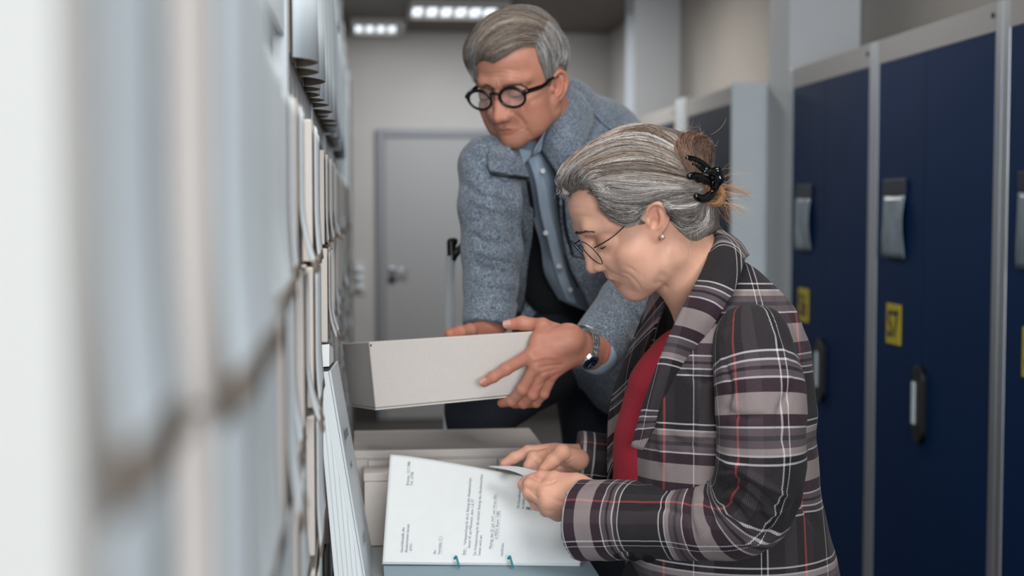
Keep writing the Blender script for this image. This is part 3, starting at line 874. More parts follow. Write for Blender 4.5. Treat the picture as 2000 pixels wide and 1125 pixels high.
        ant = [L(.10, .05, .32), L(.13, .065, .10), L(.08, .06, -.10), L(-.03, .05, -.20)]
        f.chain(list(catmull(ant, 12)), [H * .042] * 12, .003)
        f.ell(L(-.215, .055, -.02), (H * .06, H * .06, H * .085), R, k=.004)
        f.ell(L(-.07, .06, -.03), (H * .09, H * .09, H * .11), R, k=.003, op='sub')
    V, Q = f.mesh()
    V = relax(V, Q, 1, .3)
    return V, Q

def head_tone(V, K):
    """redness, shade of thin skin, stubble in the head's own axes"""
    T = np.zeros((len(V), 3))
    g = lambda a, b, c, ra, rb, rc: np.exp(-((V[:, 0] - a) / ra) ** 2 - ((np.abs(V[:, 1]) - b) / rb) ** 2 - ((V[:, 2] - c) / rc) ** 2)
    lp, ti, ey = K['lip'], K['tip'], K['eye']
    up = (V[:, 2] - lp[1]); half = .0245
    lipm = (np.abs(V[:, 1]) < half) & (V[:, 0] > lp[0] - .018) & (up < .0075 * (1 - (np.abs(V[:, 1]) / half) ** 1.6)) & (up > -.0095 * (1 - (np.abs(V[:, 1]) / half) ** 2) + K.get('lipc', 0) * (np.abs(V[:, 1]) / half))
    T[:, 0] = .55 * g(ti[0] - .008, 0, ti[1], .016, .016, .014) + .45 * g(ey[0] - .005, .040, ey[2] - .034, .03, .02, .018)
    T[:, 0] += .5 * np.exp(-((np.abs(V[:, 1]) - K['earw'] - .005) / .010) ** 2 - ((V[:, 2] - .5 * (K['eart'][1] + K['earb'][1])) / .03) ** 2)
    T[lipm, 0] = K.get('liptone', 1.0); T[lipm, 1] = .12
    T[:, 1] += .40 * g(ey[0] + .006, ey[1], ey[2] + .002, .02, .016, .009)
    T[:, 1] += K.get('stub', 0) * (g(K['chin'][0] - .01, 0, K['chin'][1], .03, .05, .03) + .8 * g(K['ulip'][0], 0, K['ulip'][1] + .008, .02, .024, .008)) * ~lipm
    return np.clip(T, 0, 1)

def set_tone(o, T):
    ca = o.data.color_attributes.new('tone', 'FLOAT_COLOR', 'POINT')
    buf = np.ones((len(T), 4), np.float32); buf[:, :3] = T
    ca.data.foreach_set('color', buf.ravel())

def frame(F, U):
    F = nrm(F); U = nrm(U - F * (U @ F)); return np.array([F, np.cross(U, F), U])
def strands(name, curves, cols, rad, parent, m, nseg=None):
    """many fine hairs as one mesh of three-sided tubes, tapering; cols per strand"""
    C = np.array(curves); ns, k, _ = C.shape
    T = np.gradient(C, axis=1); T /= np.linalg.norm(T, axis=2, keepdims=True) + 1e-9
    ref = np.array([.31, .52, .79]); X = np.cross(T, ref); X /= np.linalg.norm(X, axis=2, keepdims=True) + 1e-9; Y = np.cross(T, X)
    tp = np.ones(k); tp[-2:] = (.75, .3)
    r = (np.asarray(rad).reshape(-1, 1) if hasattr(rad, '__len__') else np.full((ns, 1), rad)) * tp[None]
    ring = [C + r[..., None] * (math.cos(a) * X + math.sin(a) * Y) for a in (0, 2.094, 4.189)]
    V = np.stack(ring, 2).reshape(-1, 3)
    i = np.arange(ns)[:, None, None]; s = np.arange(k - 1)[None, :, None]; j = np.arange(3)[None, None, :]
    base = (i * k + s) * 3
    F = np.stack([base + j, base + (j + 1) % 3, base + 3 + (j + 1) % 3, base + 3 + j], 3).reshape(-1, 4)
    me = bpy.data.meshes.new(name)
    me.vertices.add(len(V)); me.vertices.foreach_set('co', V.astype(np.float32).ravel())
    me.loops.add(F.size); me.loops.foreach_set('vertex_index', F.astype(np.int32).ravel())
    me.polygons.add(len(F)); me.polygons.foreach_set('loop_start', (np.arange(len(F)) * 4).astype(np.int32)); 
    me.update(calc_edges=True); me.validate()
    me.polygons.foreach_set('use_smooth', [True] * len(me.polygons))
    me.materials.append(m)
    o = bpy.data.objects.new(name, me); COL.objects.link(o)
    set_tone(o, np.repeat(np.asarray(cols), k * 3, axis=0))
    if parent is not None: child(o, parent)
    return o
def hair_mat(name):
    t = NT(name); va = t.n('ShaderNodeVertexColor', layer_name='tone')
    t.l(va.outputs[0], t.b.inputs['Base Color']); t.b.inputs['Roughness'].default_value = .42
    t.b.inputs['Specular IOR Level'].default_value = .45
    return t.m
M['hair'] = hair_mat('hair_strands')
LIN = lambda h: np.array(srgb(h)[:3])

# ---- the man's head
psi, phi = math.radians(31), math.radians(27)
hz = -FW * math.cos(psi) - RT * math.sin(psi)
mF = hz * math.cos(phi) - UP * math.sin(phi); mU = UP * math.cos(phi) + hz * math.sin(phi)
MR = frame(mF, mU); MO = P(1022, 166, 2.56)
def mw(a, b, c): return MO + np.array([a, b, c]) @ MR
def mloc(p): return MR @ (np.asarray(p) - MO)
KM = dict(cran=(-.012, .042), cranr=(.094, .074, .086), fore=(.093, .070), brow=(.098, .035), nas=(.094, .016), bridge=(.103, -.002), tip=(.119, -.023), subn=(.099, -.034),
          ulip=(.1000, -.0455), lip=(.0965, -.0505), llip=(.097, -.0565), mento=(.089, -.066), chin=(.093, -.074), menton=(.083, -.084), eye=(.0745, .032, .012), gon=(.006, .047, -.048),
          eart=(-.001, .022), earb=(.016, -.040), earw=.071, w=1.0, stub=.28, lipc=-.001, lipr=.75, mw=1.12, liptone=.6, neckr=[.050, .050, .056])
mneck = [mloc(mw(-.028, 0, -.03)), mloc(P(1082, 250, 2.67)), mloc(P(1098, 330, 2.76))]
V, Q = build_head(KM, mneck)
V0 = V.copy(); Vw = MO + V @ MR
m_px = lambda pts: [(900 + x / 5.627, 110 + y / 5.627) for x, y in pts]
folds = [(m_px([(545, 590), (620, 650), (690, 720), (705, 790)]), 3.0, -.0022), (m_px([(585, 575), (680, 640), (740, 740)]), 6, .0012),
         (m_px([(365, 690), (345, 730), (365, 780)]), 2.5, -.0015),
         (m_px([(390, 270), (385, 350)]), 1.5, -.0012), (m_px([(425, 270), (430, 345)]), 1.5, -.0012), (m_px([(408, 270), (408, 345)]), 1.5, .0008),
         (m_px([(250, 190), (450, 180), (640, 215)]), 2, -.0008), (m_px([(240, 235), (450, 225), (680, 260)]), 2, -.0007), (m_px([(300, 150), (480, 140), (640, 165)]), 2, -.0006),
         (m_px([(720, 790), (760, 860), (745, 900)]), 4, -.0018), (m_px([(560, 480), (640, 500), (700, 470)]), 2.2, -.0012), (m_px([(500, 415), (580, 375), (680, 410)]), 2, -.0012),
         (m_px([(460, 850), (500, 865), (560, 850)]), 3, -.0012)]
Vw = crease(Vw, Q, folds)
TM = head_tone(V0, KM)
SKM = skin_mat('skin_man', 'c08d76', 'ad6150', '8a5f50')
SKW = skin_mat('skin_woman', 'd9ab92', 'c78672', '9a6b55')
MAN = dict(V=[Vw], Q=[Q], T=[TM])

# ---- the woman's head
th = math.radians(30); yw = math.radians(9)
hzw = -RT * math.cos(yw) - FW * math.sin(yw)
wF = hzw * math.cos(th) - UP * math.sin(th); wU = UP * math.cos(th) + hzw * math.sin(th)
wU = wU * math.cos(math.radians(5)) + np.cross(wU, wF) * math.sin(math.radians(5))
WR = frame(wF, wU); WO = P(1276, 438, 1.95)
def ww(a, b, c): return WO + np.array([a, b, c]) @ WR
def wloc(p): return WR @ (np.asarray(p) - WO)
KW = dict(cran=(-.012, .038), cranr=(.090, .070, .082), fore=(.0975, .064), brow=(.101, .040), nas=(.0985, .024), bridge=(.1035, .012), tip=(.1125, -.0095), subn=(.0935, -.0195),
          ulip=(.0905, -.0335), lip=(.0865, -.0405), llip=(.085, -.047), mento=(.0785, -.054), chin=(.0805, -.0635), menton=(.071, -.0715), eye=(.0735, .030, .0175), gon=(.004, .041, -.044),
          eart=(.003, .0395), earb=(.018, -.0105), earw=.069, w=.93, stub=0, lipc=-.0035, neckr=[.044, .043, .052])
wneck = [wloc(ww(-.030, 0, -.015)), wloc(P(1352, 540, 1.96)), wloc(P(1400, 650, 1.99))]
V, Q = build_head(KW, wneck)
V0w = V.copy(); Vw2 = WO + V @ WR
w_px = lambda pts: [(1095 + x / 4.69, 360 + y / 4.69) for x, y in pts]
folds = [(w_px([(385, 740), (450, 800), (560, 850), (640, 870)]), 3, -.0009), (w_px([(540, 800), (620, 830), (680, 880), (760, 990)]), 2.6, -.0014),
         (w_px([(560, 740), (650, 770), (720, 860)]), 2.2, -.0007), (w_px([(590, 860), (640, 930), (655, 1000)]), 2.4, -.0006), (w_px([(600, 760), (700, 800), (790, 900)]), 1.8, -.0005),
         (w_px([(880, 905), (940, 920), (990, 970)]), 4, -.0016), (w_px([(860, 940), (900, 890), (960, 800)]), 10, -.0022),
         (w_px([(270, 500), (300, 525), (350, 520), (400, 500)]), 1.7, -.0014), (w_px([(400, 580), (430, 640), (425, 700)]), 1.5, -.0005), (w_px([(370, 590), (400, 660), (395, 710)]), 1.5, -.0005),
         (w_px([(300, 540), (330, 590), (400, 640), (480, 650)]), 3, -.0007), (w_px([(80, 220), (160, 215), (250, 225)]), 2, -.0004),
         (w_px([(85, 300), (170, 290), (280, 300)]), 2, -.0004), (w_px([(1000, 560), (985, 760), (1030, 940)]), 8, .0014)]
Vw2 = crease(Vw2, Q, folds)
TW = head_tone(V0w, KW)
WOM = dict(V=[Vw2], Q=[Q], T=[TW])
WQh = Q
# ------------------------------------------------------------ hair
def in_poly(xy, poly):
    poly = np.asarray(poly, float); x, y = xy[:, 0], xy[:, 1]; r = np.zeros(len(xy), bool); j = len(poly) - 1
    for i in range(len(poly)):
        xi, yi = poly[i]; xj, yj = poly[j]
        c = ((yi > y) != (yj > y)) & (x < (xj - xi) * (y - yi) / (yj - yi + 1e-12) + xi)
        r ^= c; j = i
    return r
def soft_poly(xy, poly, w):
    p = list(poly) + [poly[0]]
    d, _ = polydist(xy, p)
    return np.clip(np.where(in_poly(xy, poly), d, -d) / w, 0, 1)
def hair_cap(Vw, Q, mask, thick):
    """hair volume that follows the scalp: mask 0..1 per vertex, thickness in metres"""
    N = vnormals(Vw, Q)
    keep = (mask[Q] > .001).any(1)
    ids = np.unique(Q[keep]); mp = np.full(len(Vw), -1); mp[ids] = np.arange(len(ids))
    q = mp[Q[keep]]
    disp = thick * np.sqrt(np.clip(mask, 0, 1)) - .0012
    return (Vw + N * disp[:, None])[ids], q
def bvh_of(meshes):
    vs, fs = [], []
    for V, Q in meshes:
        b = len(vs); vs += [tuple(v) for v in V]; fs += [tuple(int(i) + b for i in q) for q in Q]
    return BVHTree.FromPolygons(vs, fs)
def ray_px(bvh, x, y, dfall):
    d = P(x, y, 1.0) - CAM; L = np.linalg.norm(d); d = d / L
    h = bvh.ray_cast(Vector(CAM), Vector(d))
    if h[0] is not None: return np.array(h[0]), np.array(h[1]), True
    p = P(x, y, dfall); return p, -FW, False
def guide_strands(bvh, guides, n, k, depth, jit=2.0, lift=.001, wave=.0008, spread=.0015, seed=0, t_jit=.12, mirror=None, per=22):
    """hair locks: strands gathered in clumps that run between guide lines drawn over the scalp"""
    r = np.random.RandomState(seed)
    G = [catmull(g, k) for g in guides]
    out = []; ids = []
    nc = max(6, n // per)
    ct = (np.arange(nc) + r.rand(nc)) / nc; r.shuffle(ct)
    cph = r.rand(nc, 2) * 6.28; cj = r.randn(nc, 2) * jit; cl = np.abs(r.randn(nc)) * spread; cw = .6 + r.rand(nc) * 1.4
    csh = r.randn(nc) * .35
    for i in range(n):
        c = i % nc
        t = np.clip(ct[c] * (len(G) - 1) + r.randn() * .05, 0, len(G) - 1.001); 
        u = np.linspace(0, 1, k)
        tt = np.clip(t + csh[c] * u * (1 - u) * 1.2, 0, len(G) - 1.001)
        a = tt.astype(int); f = (tt - a)[:, None]
        Ga = np.array([G[q][z] for z, q in enumerate(a)]); Gb = np.array([G[q + 1][z] for z, q in enumerate(a)])
        g = Ga * (1 - f) + Gb * f
        s0 = r.rand() * t_jit; s1 = 1 - r.rand() * t_jit
        g = catmull(g, 4 * k)[np.linspace(s0 * (4 * k - 1), s1 * (4 * k - 1), k).astype(int)]
        sp = r.randn(2) * jit * (.95 - .35 * u[:, None]) * .8
        ph = r.rand(2) * 6.28
        g = g + cj[c] + sp + cw[c] * np.stack([np.sin(u * 5 + cph[c, 0]), np.sin(u * 4 + cph[c, 1])], 1) * jit * .7 + np.stack([np.sin(u * 7 + ph[0]), np.sin(u * 6 + ph[1])], 1) * jit * .25
        pts = []; last = depth; off = lift + cl[c] + abs(r.randn()) * spread * .35
        for j in range(k):
            p, nn, hit = ray_px(bvh, g[j, 0], g[j, 1], last)
            if hit:
                last = (p - CAM) @ FW
                if nn @ FW > 0: nn = -nn
                p = p + nn * (off * (.35 + .65 * math.sin(math.pi * min(1, .15 + u[j]))))
            pts.append(p)
        pts = np.array(pts)
        for _ in range(2): pts[1:-1] = .25 * pts[:-2] + .5 * pts[1:-1] + .25 * pts[2:]
        if mirror is not None:
            O, R = mirror; q = (pts - O) @ R.T; q[:, 1] *= -1; out.append(O + q @ R); ids.append(c)
        out.append(pts); ids.append(c)
    guide_strands.ids = np.array(ids); guide_strands.ct = ct
    return out
def lock_cols(cols, seed, amp=.55):
    """colours per strand: every lock leans to one tone, tones drift across the head"""
    r = np.random.RandomState(seed); C = np.array([LIN(x) for x in cols]); ids = guide_strands.ids; ct = guide_strands.ct
    nc = len(ct); o = np.argsort(ct); low = np.zeros(nc)
    ph = r.rand(4) * 6.28
    for m_, p_ in zip((3, 7, 13, 23), ph): low += np.sin(ct * m_ * 2.2 + p_) / (1 + m_ * .05)
    tone = low * .35 + r.randn(nc) * .35
    base = r.randint(0, len(C), nc)
    pickl = np.where(r.rand(len(ids)) < .55, base[ids], r.randint(0, len(C), len(ids)))
    return C[pickl] * np.exp(amp * tone[ids] + r.randn(len(ids)) * .18)[:, None]
def pick(cols, n, seed):
    r = np.random.RandomState(seed); c = np.array([LIN(x) for x in cols])
    return c[r.randint(0, len(c), n)] * (0.8 + .4 * r.rand(n, 1))

# --- man
im = toimg(MAN['V'][0]); Nm = vnormals(MAN['V'][0], Q_m) if 'Q_m' in globals() else vnormals(MAN['V'][0], MAN['Q'][0])
loc = V0
hp = [(915, 175), (934, 160), (930, 128), (945, 116), (965, 124), (985, 108), (1010, 92), (1040, 84), (1049, 92), (1050, 118), (1062, 140), (1069, 170), (1076, 168), (1080, 150), (1092, 128), (1108, 135), (1125, 150), (1160, 180), (1160, -20), (900, -20), (900, 175)]
mk = soft_poly(im[:, :2], hp, 12.0)
a_, b_, c_ = loc[:, 0], np.abs(loc[:, 1]), loc[:, 2]
geo = np.clip((c_ - np.where(a_ > .03, .095 - 1.2 * np.clip(.045 - a_, 0, 1) , np.where(a_ > -.03, .03, -.035))) / .012, 0, 1)
ff = np.clip(-(Nm @ FW) * 4 + .3, 0, 1)
mask = mk * ff + geo * (1 - ff); mask[(a_ > .005) & (c_ < -.01)] = 0; mask[c_ < -.07] = 0
th_ = .0060 + .008 * np.clip((c_ - .05) / .05, 0, 1) + .006 * np.clip((a_ - .02) / .06, 0, 1) * np.clip((c_ - .04) / .03, 0, 1)
capM = hair_cap(MAN['V'][0], MAN['Q'][0], mask, th_ + .0015 * vnoise(MAN['V'][0], 60, 3))
bvM = bvh_of([capM])
gA = [[(1042, 90), (1012, 88), (985, 104), (955, 121)], [(1052, 78), (1012, 72), (968, 86), (934, 116)], [(1062, 62), (1015, 50), (958, 64), (926, 104)], [(1066, 50), (1020, 34), (962, 44), (924, 92)], [(1062, 40), (1015, 24), (965, 33), (930, 72)]]
gB = [[(1044, 84), (1050, 102), (1060, 130), (1071, 166)], [(1056, 62), (1066, 92), (1076, 122), (1080, 146)], [(1066, 50), (1083, 82), (1092, 112), (1091, 132)], [(1072, 45), (1096, 72), (1104, 100), (1104, 134)]]
gC = [[(936, 80), (924, 112), (926, 140), (933, 168)], [(932, 85), (920, 115), (922, 140), (931, 160)]]
stM, cM = [], []
for g, n, cols, sd in ((gA, 3200, ['7f736a', '94877b', '5d514a', 'a5978a', '6d6058', 'b3a594'], 1), (gB, 2600, ['a3a1a0', '8f8c8a', 'b2b0af', '75706d', '7f736a'], 2), (gC, 200, ['9b9a9a', '8a8887', '77706c'], 3)):
    s_ = guide_strands(bvM, g, n, 9, 2.5, jit=3.0, lift=.0006, spread=.0026, seed=sd, t_jit=.25)
    stM += s_; cM.append(lock_cols(cols, sd, .45))
cM = np.vstack(cM)

# --- woman
Vh = WOM['V'][0]; im = toimg(Vh); Nw = vnormals(Vh, WQh); loc = V0w
hp = [(1085, 388), (1108, 379), (1129, 367), (1158, 366), (1168, 385), (1176, 408), (1192, 424), (1214, 431), (1236, 436), (1252, 425), (1262, 398), (1280, 388), (1298, 398), (1306, 420), (1330, 445), (1352, 462), (1380, 462), (1430, 440), (1450, 300), (1300, 200), (1060, 200), (1060, 388)]
mk = soft_poly(im[:, :2], hp, 9.0)
a_, b_, c_ = loc[:, 0], np.abs(loc[:, 1]), loc[:, 2]
ff = np.clip(-(Nw @ FW) * 4 + .1, 0, 1)
# far side: the mirrored head
mir = loc.copy(); mir[:, 1] = np.abs(mir[:, 1]); imr = toimg(WO + mir @ WR)
mk2 = soft_poly(imr[:, :2], hp, 9.0)
mask = mk * ff + mk2 * (1 - ff)
th_ = .012 + .010 * np.clip((a_ + .02) / .08, 0, 1) * np.clip((c_ - .05) / .04, 0, 1) + .0012 * vnoise(Vh, 50, 5)
capW = hair_cap(Vh, WQh, mask, th_)
lo = np.minimum(P(1290, 470, 1.80), P(1440, 240, 2.1)) - .05; hi = np.maximum(P(1290, 470, 1.80), P(1440, 240, 2.1)) + .05
f = Field(lo, hi, .0022)
f.ell(P(1350, 300, 1.94), (.022, .030, .028), k=.01); f.ell(P(1376, 298, 1.94), (.014, .026, .022), k=.012); f.ell(P(1345, 280, 1.935), (.018, .024, .014), k=.01)
f.cone(P(1360, 310, 1.94), P(1372, 352, 1.94), .018, .020, .012)
f.ell(P(1325, 350, 1.945), (.035, .040, .030), k=.02)
f.chain([P(1320, 425, 1.91), P(1342, 436, 1.92), P(1362, 428, 1.93), P(1368, 395, 1.94), P(1362, 360, 1.94)], [.006, .014, .018, .018, .018], .02)
f.chain([P(1312, 425, 2.0), P(1338, 440, 1.99), P(1362, 430, 1.96)], [.010, .015, .020], .014)
f.chain([P(1372, 360, 1.93), P(1400, 370, 1.925), P(1406, 386, 1.925), P(1392, 397, 1.925), P(1370, 394, 1.925)], [.010, .006, .005, .005, .006], .004)
Vb, Qb = f.mesh()
bvW = bvh_of([capW, (Vb, Qb)])
gTop = [[(1097, 362), (1100, 325), (1145, 289), (1200, 264), (1268, 267), (1312, 292), (1360, 330)], [(1100, 372), (1110, 340), (1160, 305), (1220, 283), (1280, 292), (1318, 312), (1362, 340)],
        [(1106, 378), (1125, 345), (1180, 320), (1240, 308), (1290, 316), (1325, 330), (1350, 345)], [(1114, 374), (1142, 350), (1200, 342), (1250, 338), (1290, 340), (1325, 346), (1368, 356)],
        [(1134, 366), (1170, 356), (1215, 364), (1260, 364), (1295, 362), (1325, 362), (1370, 362)], [(1158, 366), (1190, 378), (1230, 388), (1265, 384), (1295, 376), (1325, 372), (1370, 368)],
        [(1168, 388), (1195, 408), (1235, 408), (1268, 398), (1300, 388), (1330, 380), (1370, 374)], [(1180, 416), (1210, 432), (1240, 430), (1262, 412), (1295, 398), (1330, 390), (1370, 380)]]
gNape = [[(1300, 400), (1325, 412), (1345, 405), (1362, 385)], [(1304, 412), (1330, 430), (1355, 425), (1368, 392)], [(1312, 428), (1340, 450), (1370, 440), (1378, 398)], [(1335, 448), (1360, 464), (1388, 442), (1386, 400)]]
gMid = [[(1258, 404), (1290, 393), (1330, 386), (1370, 380)], [(1285, 394), (1310, 398), (1340, 396), (1370, 386)], [(1298, 402), (1318, 410), (1345, 408), (1368, 390)]]
gCrown = [[(1150, 286), (1200, 258), (1262, 250), (1312, 270), (1348, 302)], [(1185, 268), (1228, 246), (1272, 248), (1316, 268), (1350, 298)], [(1150, 292), (1205, 264), (1265, 262), (1312, 284), (1350, 316)]]
gBun = [[(1352, 345), (1332, 315), (1320, 285), (1335, 262)], [(1360, 345), (1345, 310), (1338, 275), (1358, 258)], [(1368, 345), (1362, 310), (1360, 280), (1382, 270)], [(1376, 340), (1378, 315), (1378, 292), (1395, 292)]]
gLoop = [[(1375, 362), (1400, 362), (1412, 384), (1396, 402), (1370, 398)], [(1380, 370), (1400, 372), (1408, 386), (1394, 396), (1374, 394)]]
gTail = [[(1392, 366), (1420, 372), (1445, 376), (1472, 380)], [(1396, 374), (1420, 384), (1440, 396), (1462, 402)], [(1390, 384), (1410, 396), (1425, 420), (1430, 446)]]
GREY = ['948e8b', '827b77', 'a49e9a', '655b55', '736a65', '564b45', 'b0aaa6']
WARM = ['8a7768', '6b5647', '9c8a7a', '57453a', 'b0a08f', '7a675a', 'a09c9a']
BRN = ['5a4236', '6b4f41', '43312a', '7d6353', '4f3b31']
ORG = ['a9794f', 'b98c62', '8a5f3e', 'c9a47c']
stW, cW, rW = [], [], []
gFront = [[(1100, 380), (1094, 362), (1100, 335), (1128, 308)], [(1110, 378), (1108, 356), (1122, 334), (1160, 312)], [(1124, 371), (1128, 352), (1150, 336), (1192, 326)], [(1142, 366), (1150, 354), (1178, 346), (1220, 342)]]
MIR = (WO, WR)
for g, n, cols, sd, jit, mirr, rad in ((gTop[:5], 3200, WARM + GREY[:4], 11, 3.2, MIR, .00022), (gFront, 700, GREY, 19, 2.5, MIR, .00022), (gTop[3:], 3000, GREY, 12, 2.6, MIR, .00022), (gTop, 1300, ['c9c5c0', 'd2cec9', 'b5aea7'], 13, 5, None, .00018),
                                     ([[(1192, 428), (1222, 437), (1248, 433), (1264, 404)], [(1198, 414), (1228, 424), (1252, 414), (1270, 394)]], 500, GREY, 24, 2.0, None, .0002), (gMid, 900, GREY, 20, 2.5, None, .00022), (gCrown, 1100, WARM, 21, 2.2, None, .00022), (gNape, 1600, GREY, 14, 3.5, None, .00022), (gBun, 1300, BRN, 15, 3.5, None, .00022), (gLoop, 450, ORG, 16, 2, None, .0002), (gTail, 80, ORG, 17, 6, None, .00014)):
    s_ = guide_strands(bvW, g, n, 12, 1.93, jit=jit, lift=.0005, spread=.0020, seed=sd, t_jit=.10, mirror=mirr)
    c = lock_cols(cols, sd)
    stW += s_; cW.append(c); rW += [rad] * len(s_)
r = np.random.RandomState(5)     # loose single hairs
for i in range(70):
    if i < 40: s0 = np.array([1385 + r.randn() * 12, 370 + r.randn() * 18]); dr = np.array([60 + 25 * r.randn(), -5 + 30 * r.randn()])
    elif i < 58: s0 = np.array([1360 + r.randn() * 20, 285 + r.randn() * 18]); a = -math.pi * (.15 + .7 * r.rand()); dr = np.array([math.cos(a), math.sin(a)]) * (28 + 18 * r.rand())
    else: s0 = np.array([1345 + r.randn() * 20, 450 + r.randn() * 6]); dr = np.array([r.randn() * 12, 35 + 15 * r.rand()])
    bend = np.array([-dr[1], dr[0]]) * r.randn() * .35
    u = np.linspace(0, 1, 12)[:, None]; q = s0 + dr * u + bend * u * (1 - u) * 2 + bend * .6 * u * u
    dd = 1.93 + r.randn() * .02 - (.06 if i >= 58 else 0)
    stW.append(np.array([P(x, y, dd) for x, y in q])); cW.append(pick(ORG + GREY[:3], 1, 100 + i)); rW.append(.00013)
cW = np.vstack(cW)

# fine hair over the ear, from temple
def brow_strands(pxline, n, ln, ang, bvh, depth, seed, jw=1.6):
    r = np.random.RandomState(seed); c = catmull(pxline, 40); out = []
    for i in range(n):
        t = r.rand(); p = c[int(t * 39)] + r.randn(2) * [1, jw * (1 - .5 * t)]
        a = ang[0] + (ang[1] - ang[0]) * t + r.randn() * .15; l = ln * (.7 + .6 * r.rand())
        pts = []
        for u in (0, .5, 1):
            q = p + np.array([math.cos(a), math.sin(a)]) * l * u
            P_, N_, h_ = ray_px(bvh, q[0], q[1], depth)
            pts.append(P_ + N_ * (.0004 + .0006 * u))
        out.append(pts)
    return out
bvF = bvh_of([(MAN['V'][0], MAN['Q'][0])]); bvG = bvh_of([(WOM['V'][0], WQh)])
# ------------------------------------------------------------ glasses, brows, lashes (children of the persons)
M['frameblack'] = mat('black_acetate', '050506', .22)
M['wire'] = mat('dark_wire', '16151a', .3, .6)
M['lens'] = NT('lens_glass').m
_t = M['lens'].node_tree; _b = _t.nodes['Principled BSDF']
_b.inputs['Base Color'].default_value = (.9, .95, 1, 1); _b.inputs['Roughness'].default_value = .03; _b.inputs['Alpha'].default_value = .10
_b.inputs['Specular IOR Level'].default_value = .6
M['browhair'] = mat('brow_hair', '3a2c25', .7)
M['lash'] = mat('lash_hair', '1d1512', .7)
def glasses(wfun, K, parent, label, ea, eb, ec, rx, rz, r, tilt, bridge_r, temple, m, lens_m, rimw=1.0, rimtop=1.0):
    """round spectacles in head axes; wfun maps head axes to the place"""
    g = empty('glasses', tuple(wfun(ea, 0, ec))); g['label'] = label
    rims = []
    for s in (-1, 1):
        pts = []
        for i in range(48):
            t = 2 * math.pi * i / 48; y = rx * math.cos(t); z = rz * math.sin(t) * (1 if math.sin(t) < 0 else .92)
            pts.append(wfun(ea - .10 * abs(y + s * eb) ** 1.2 * 1.2 + tilt * z, s * eb + y, ec + z))
        b = MB(); rr_ = [r * (rimtop if math.sin(2 * math.pi * i / 48) > 0 else 1) for i in range(48)]
        b.tube(pts, rr_, 8, closed=True)
        ctr = wfun(ea + .0005, s * eb, ec)
        b2 = MB(); b2.add([ctr] + pts, [(0, 1 + i, 1 + (i + 1) % 48) for i in range(48)])
        rim = b.build('rim', m, g, smooth=True); ln = b2.build('lens', lens_m, None, smooth=True); ln.parent = rim; ln.matrix_parent_inverse = Matrix.Translation(g.location).inverted() @ Matrix.Identity(4)
        ln.matrix_parent_inverse = rim.matrix_parent_inverse.copy() if False else Matrix.Identity(4)
        rims.append(pts)
    b = MB(); b.tube(catmull([wfun(ea - .0005, -(eb - rx * .93), ec + rz * .38), wfun(ea + .002, 0, ec + rz * .58), wfun(ea - .0005, eb - rx * .93, ec + rz * .38)], 10), bridge_r, 8)
    b.build('bridge', m, g, smooth=True)
    for s in (-1, 1):
        (a1, b1, c1), (a2, b2_, c2), (a3, b3, c3) = temple
        hx = ea - .10 * abs(rx + eb) ** 1.2 * 1.2
        b = MB(); b.tube(catmull([wfun(hx, s * (eb + rx + .001), ec + rz * .35), wfun(a1, s * b1, c1), wfun(a2, s * b2_, c2), wfun(a3, s * b3, c3)], 20), [r * 1.35 * rimw] * 6 + [r * 1.1 * rimw] * 14, 8)
        b.build('temple', m, g, smooth=True)
        if r > .0015: 
            q = wfun(hx + .001, s * (eb + rx + .0005), ec + rz * .36)
            b = MB(); b.cyl(q, q - FW * .004 + 0, r * 1.4, 10); b.build('hinge', m, g, smooth=True)
    child(g, parent)
    return g
def lashes(name, wfun, K, parent, s_list, drop, r):
    ey = K['eye']
    for s in s_list:
        pts = []
        for i in range(14):
            t = -1.15 + 2.3 * i / 13
            y = s * ey[1] + .0140 * math.sin(t); z = ey[2] - drop + .0022 * (math.sin(t)) ** 2
            rad = .0134; x = ey[0] + K.get('lid', 0) + math.sqrt(max(1e-7, 1 - ((y - s * ey[1]) / .0165) ** 2 - ((z - ey[2]) / .0125) ** 2)) * .0132 + .0006
            pts.append(wfun(x, y, z))
        b = MB(); b.tube(pts, [r * (.35 + .65 * math.sin(math.pi * i / 13)) for i in range(14)], 6)
        child(b.build('eyelashes', M['lash'], smooth=True), parent)
# ------------------------------------------------------------ hands
def PP(q): return P(*q)
def hand_field(pts_all, h=.0014, pad=.04):
    A = np.array([P(*q) for q in pts_all]); return Field(A.min(0) - pad, A.max(0) + pad, h)
def finger(f, joints, r, k=.004, pk=.0045):
    """joints: mcp, pip, dip, tip centres; fleshy between joints, slightly thicker at the knuckles"""
    J = [P(*q) for q in joints]; n = len(J)
    f.chain(J, r, .0025)
    for i in range(1, n - 1):
        f.ell(J[i], (r[i] * 1.07,) * 3, k=.003)
def nail(f, px, nx, L, W, m_list):
    pass
HANDS = {}
# --- the man's left hand, gripping the end of the held box from the front
mcp = [(1036, 694, 2.196), (1046, 716, 2.198), (1060, 728, 2.205), (1078, 733, 2.218)]
f = hand_field([(930, 620, 2.16), (1180, 800, 2.34)])
wr = (1128, 680, 2.245)
W0 = P(1165, 690, 2.285); W1 = P(*wr)
f.cone(W0, W1, .029, .028, .01, flat=(FW, .72))
for q, r0, r1 in zip(mcp, (.0165, .015, .014, .013), (.0105, .0105, .0100, .0092)):
    c = np.array(wr) * .55 + np.array(q) * .45
    f.cone(W1 + (P(*q) - W1) * .05, P(*q), r0 * 1.15, r1, .013)
f.cone(P(1118, 660, 2.225), P(1052, 662, 2.208), .020, .011, .014)
f.cone(P(1112, 668, 2.218), P(1048, 698, 2.203), .018, .013, .012)
f.cone(P(1105, 655, 2.225), P(1058, 676, 2.210), .018, .013, .012)
finger(f, [mcp[0], (988, 721, 2.203), (964, 736, 2.206), (946, 747, 2.207)], [.0108, .0092, .0084, .0074])
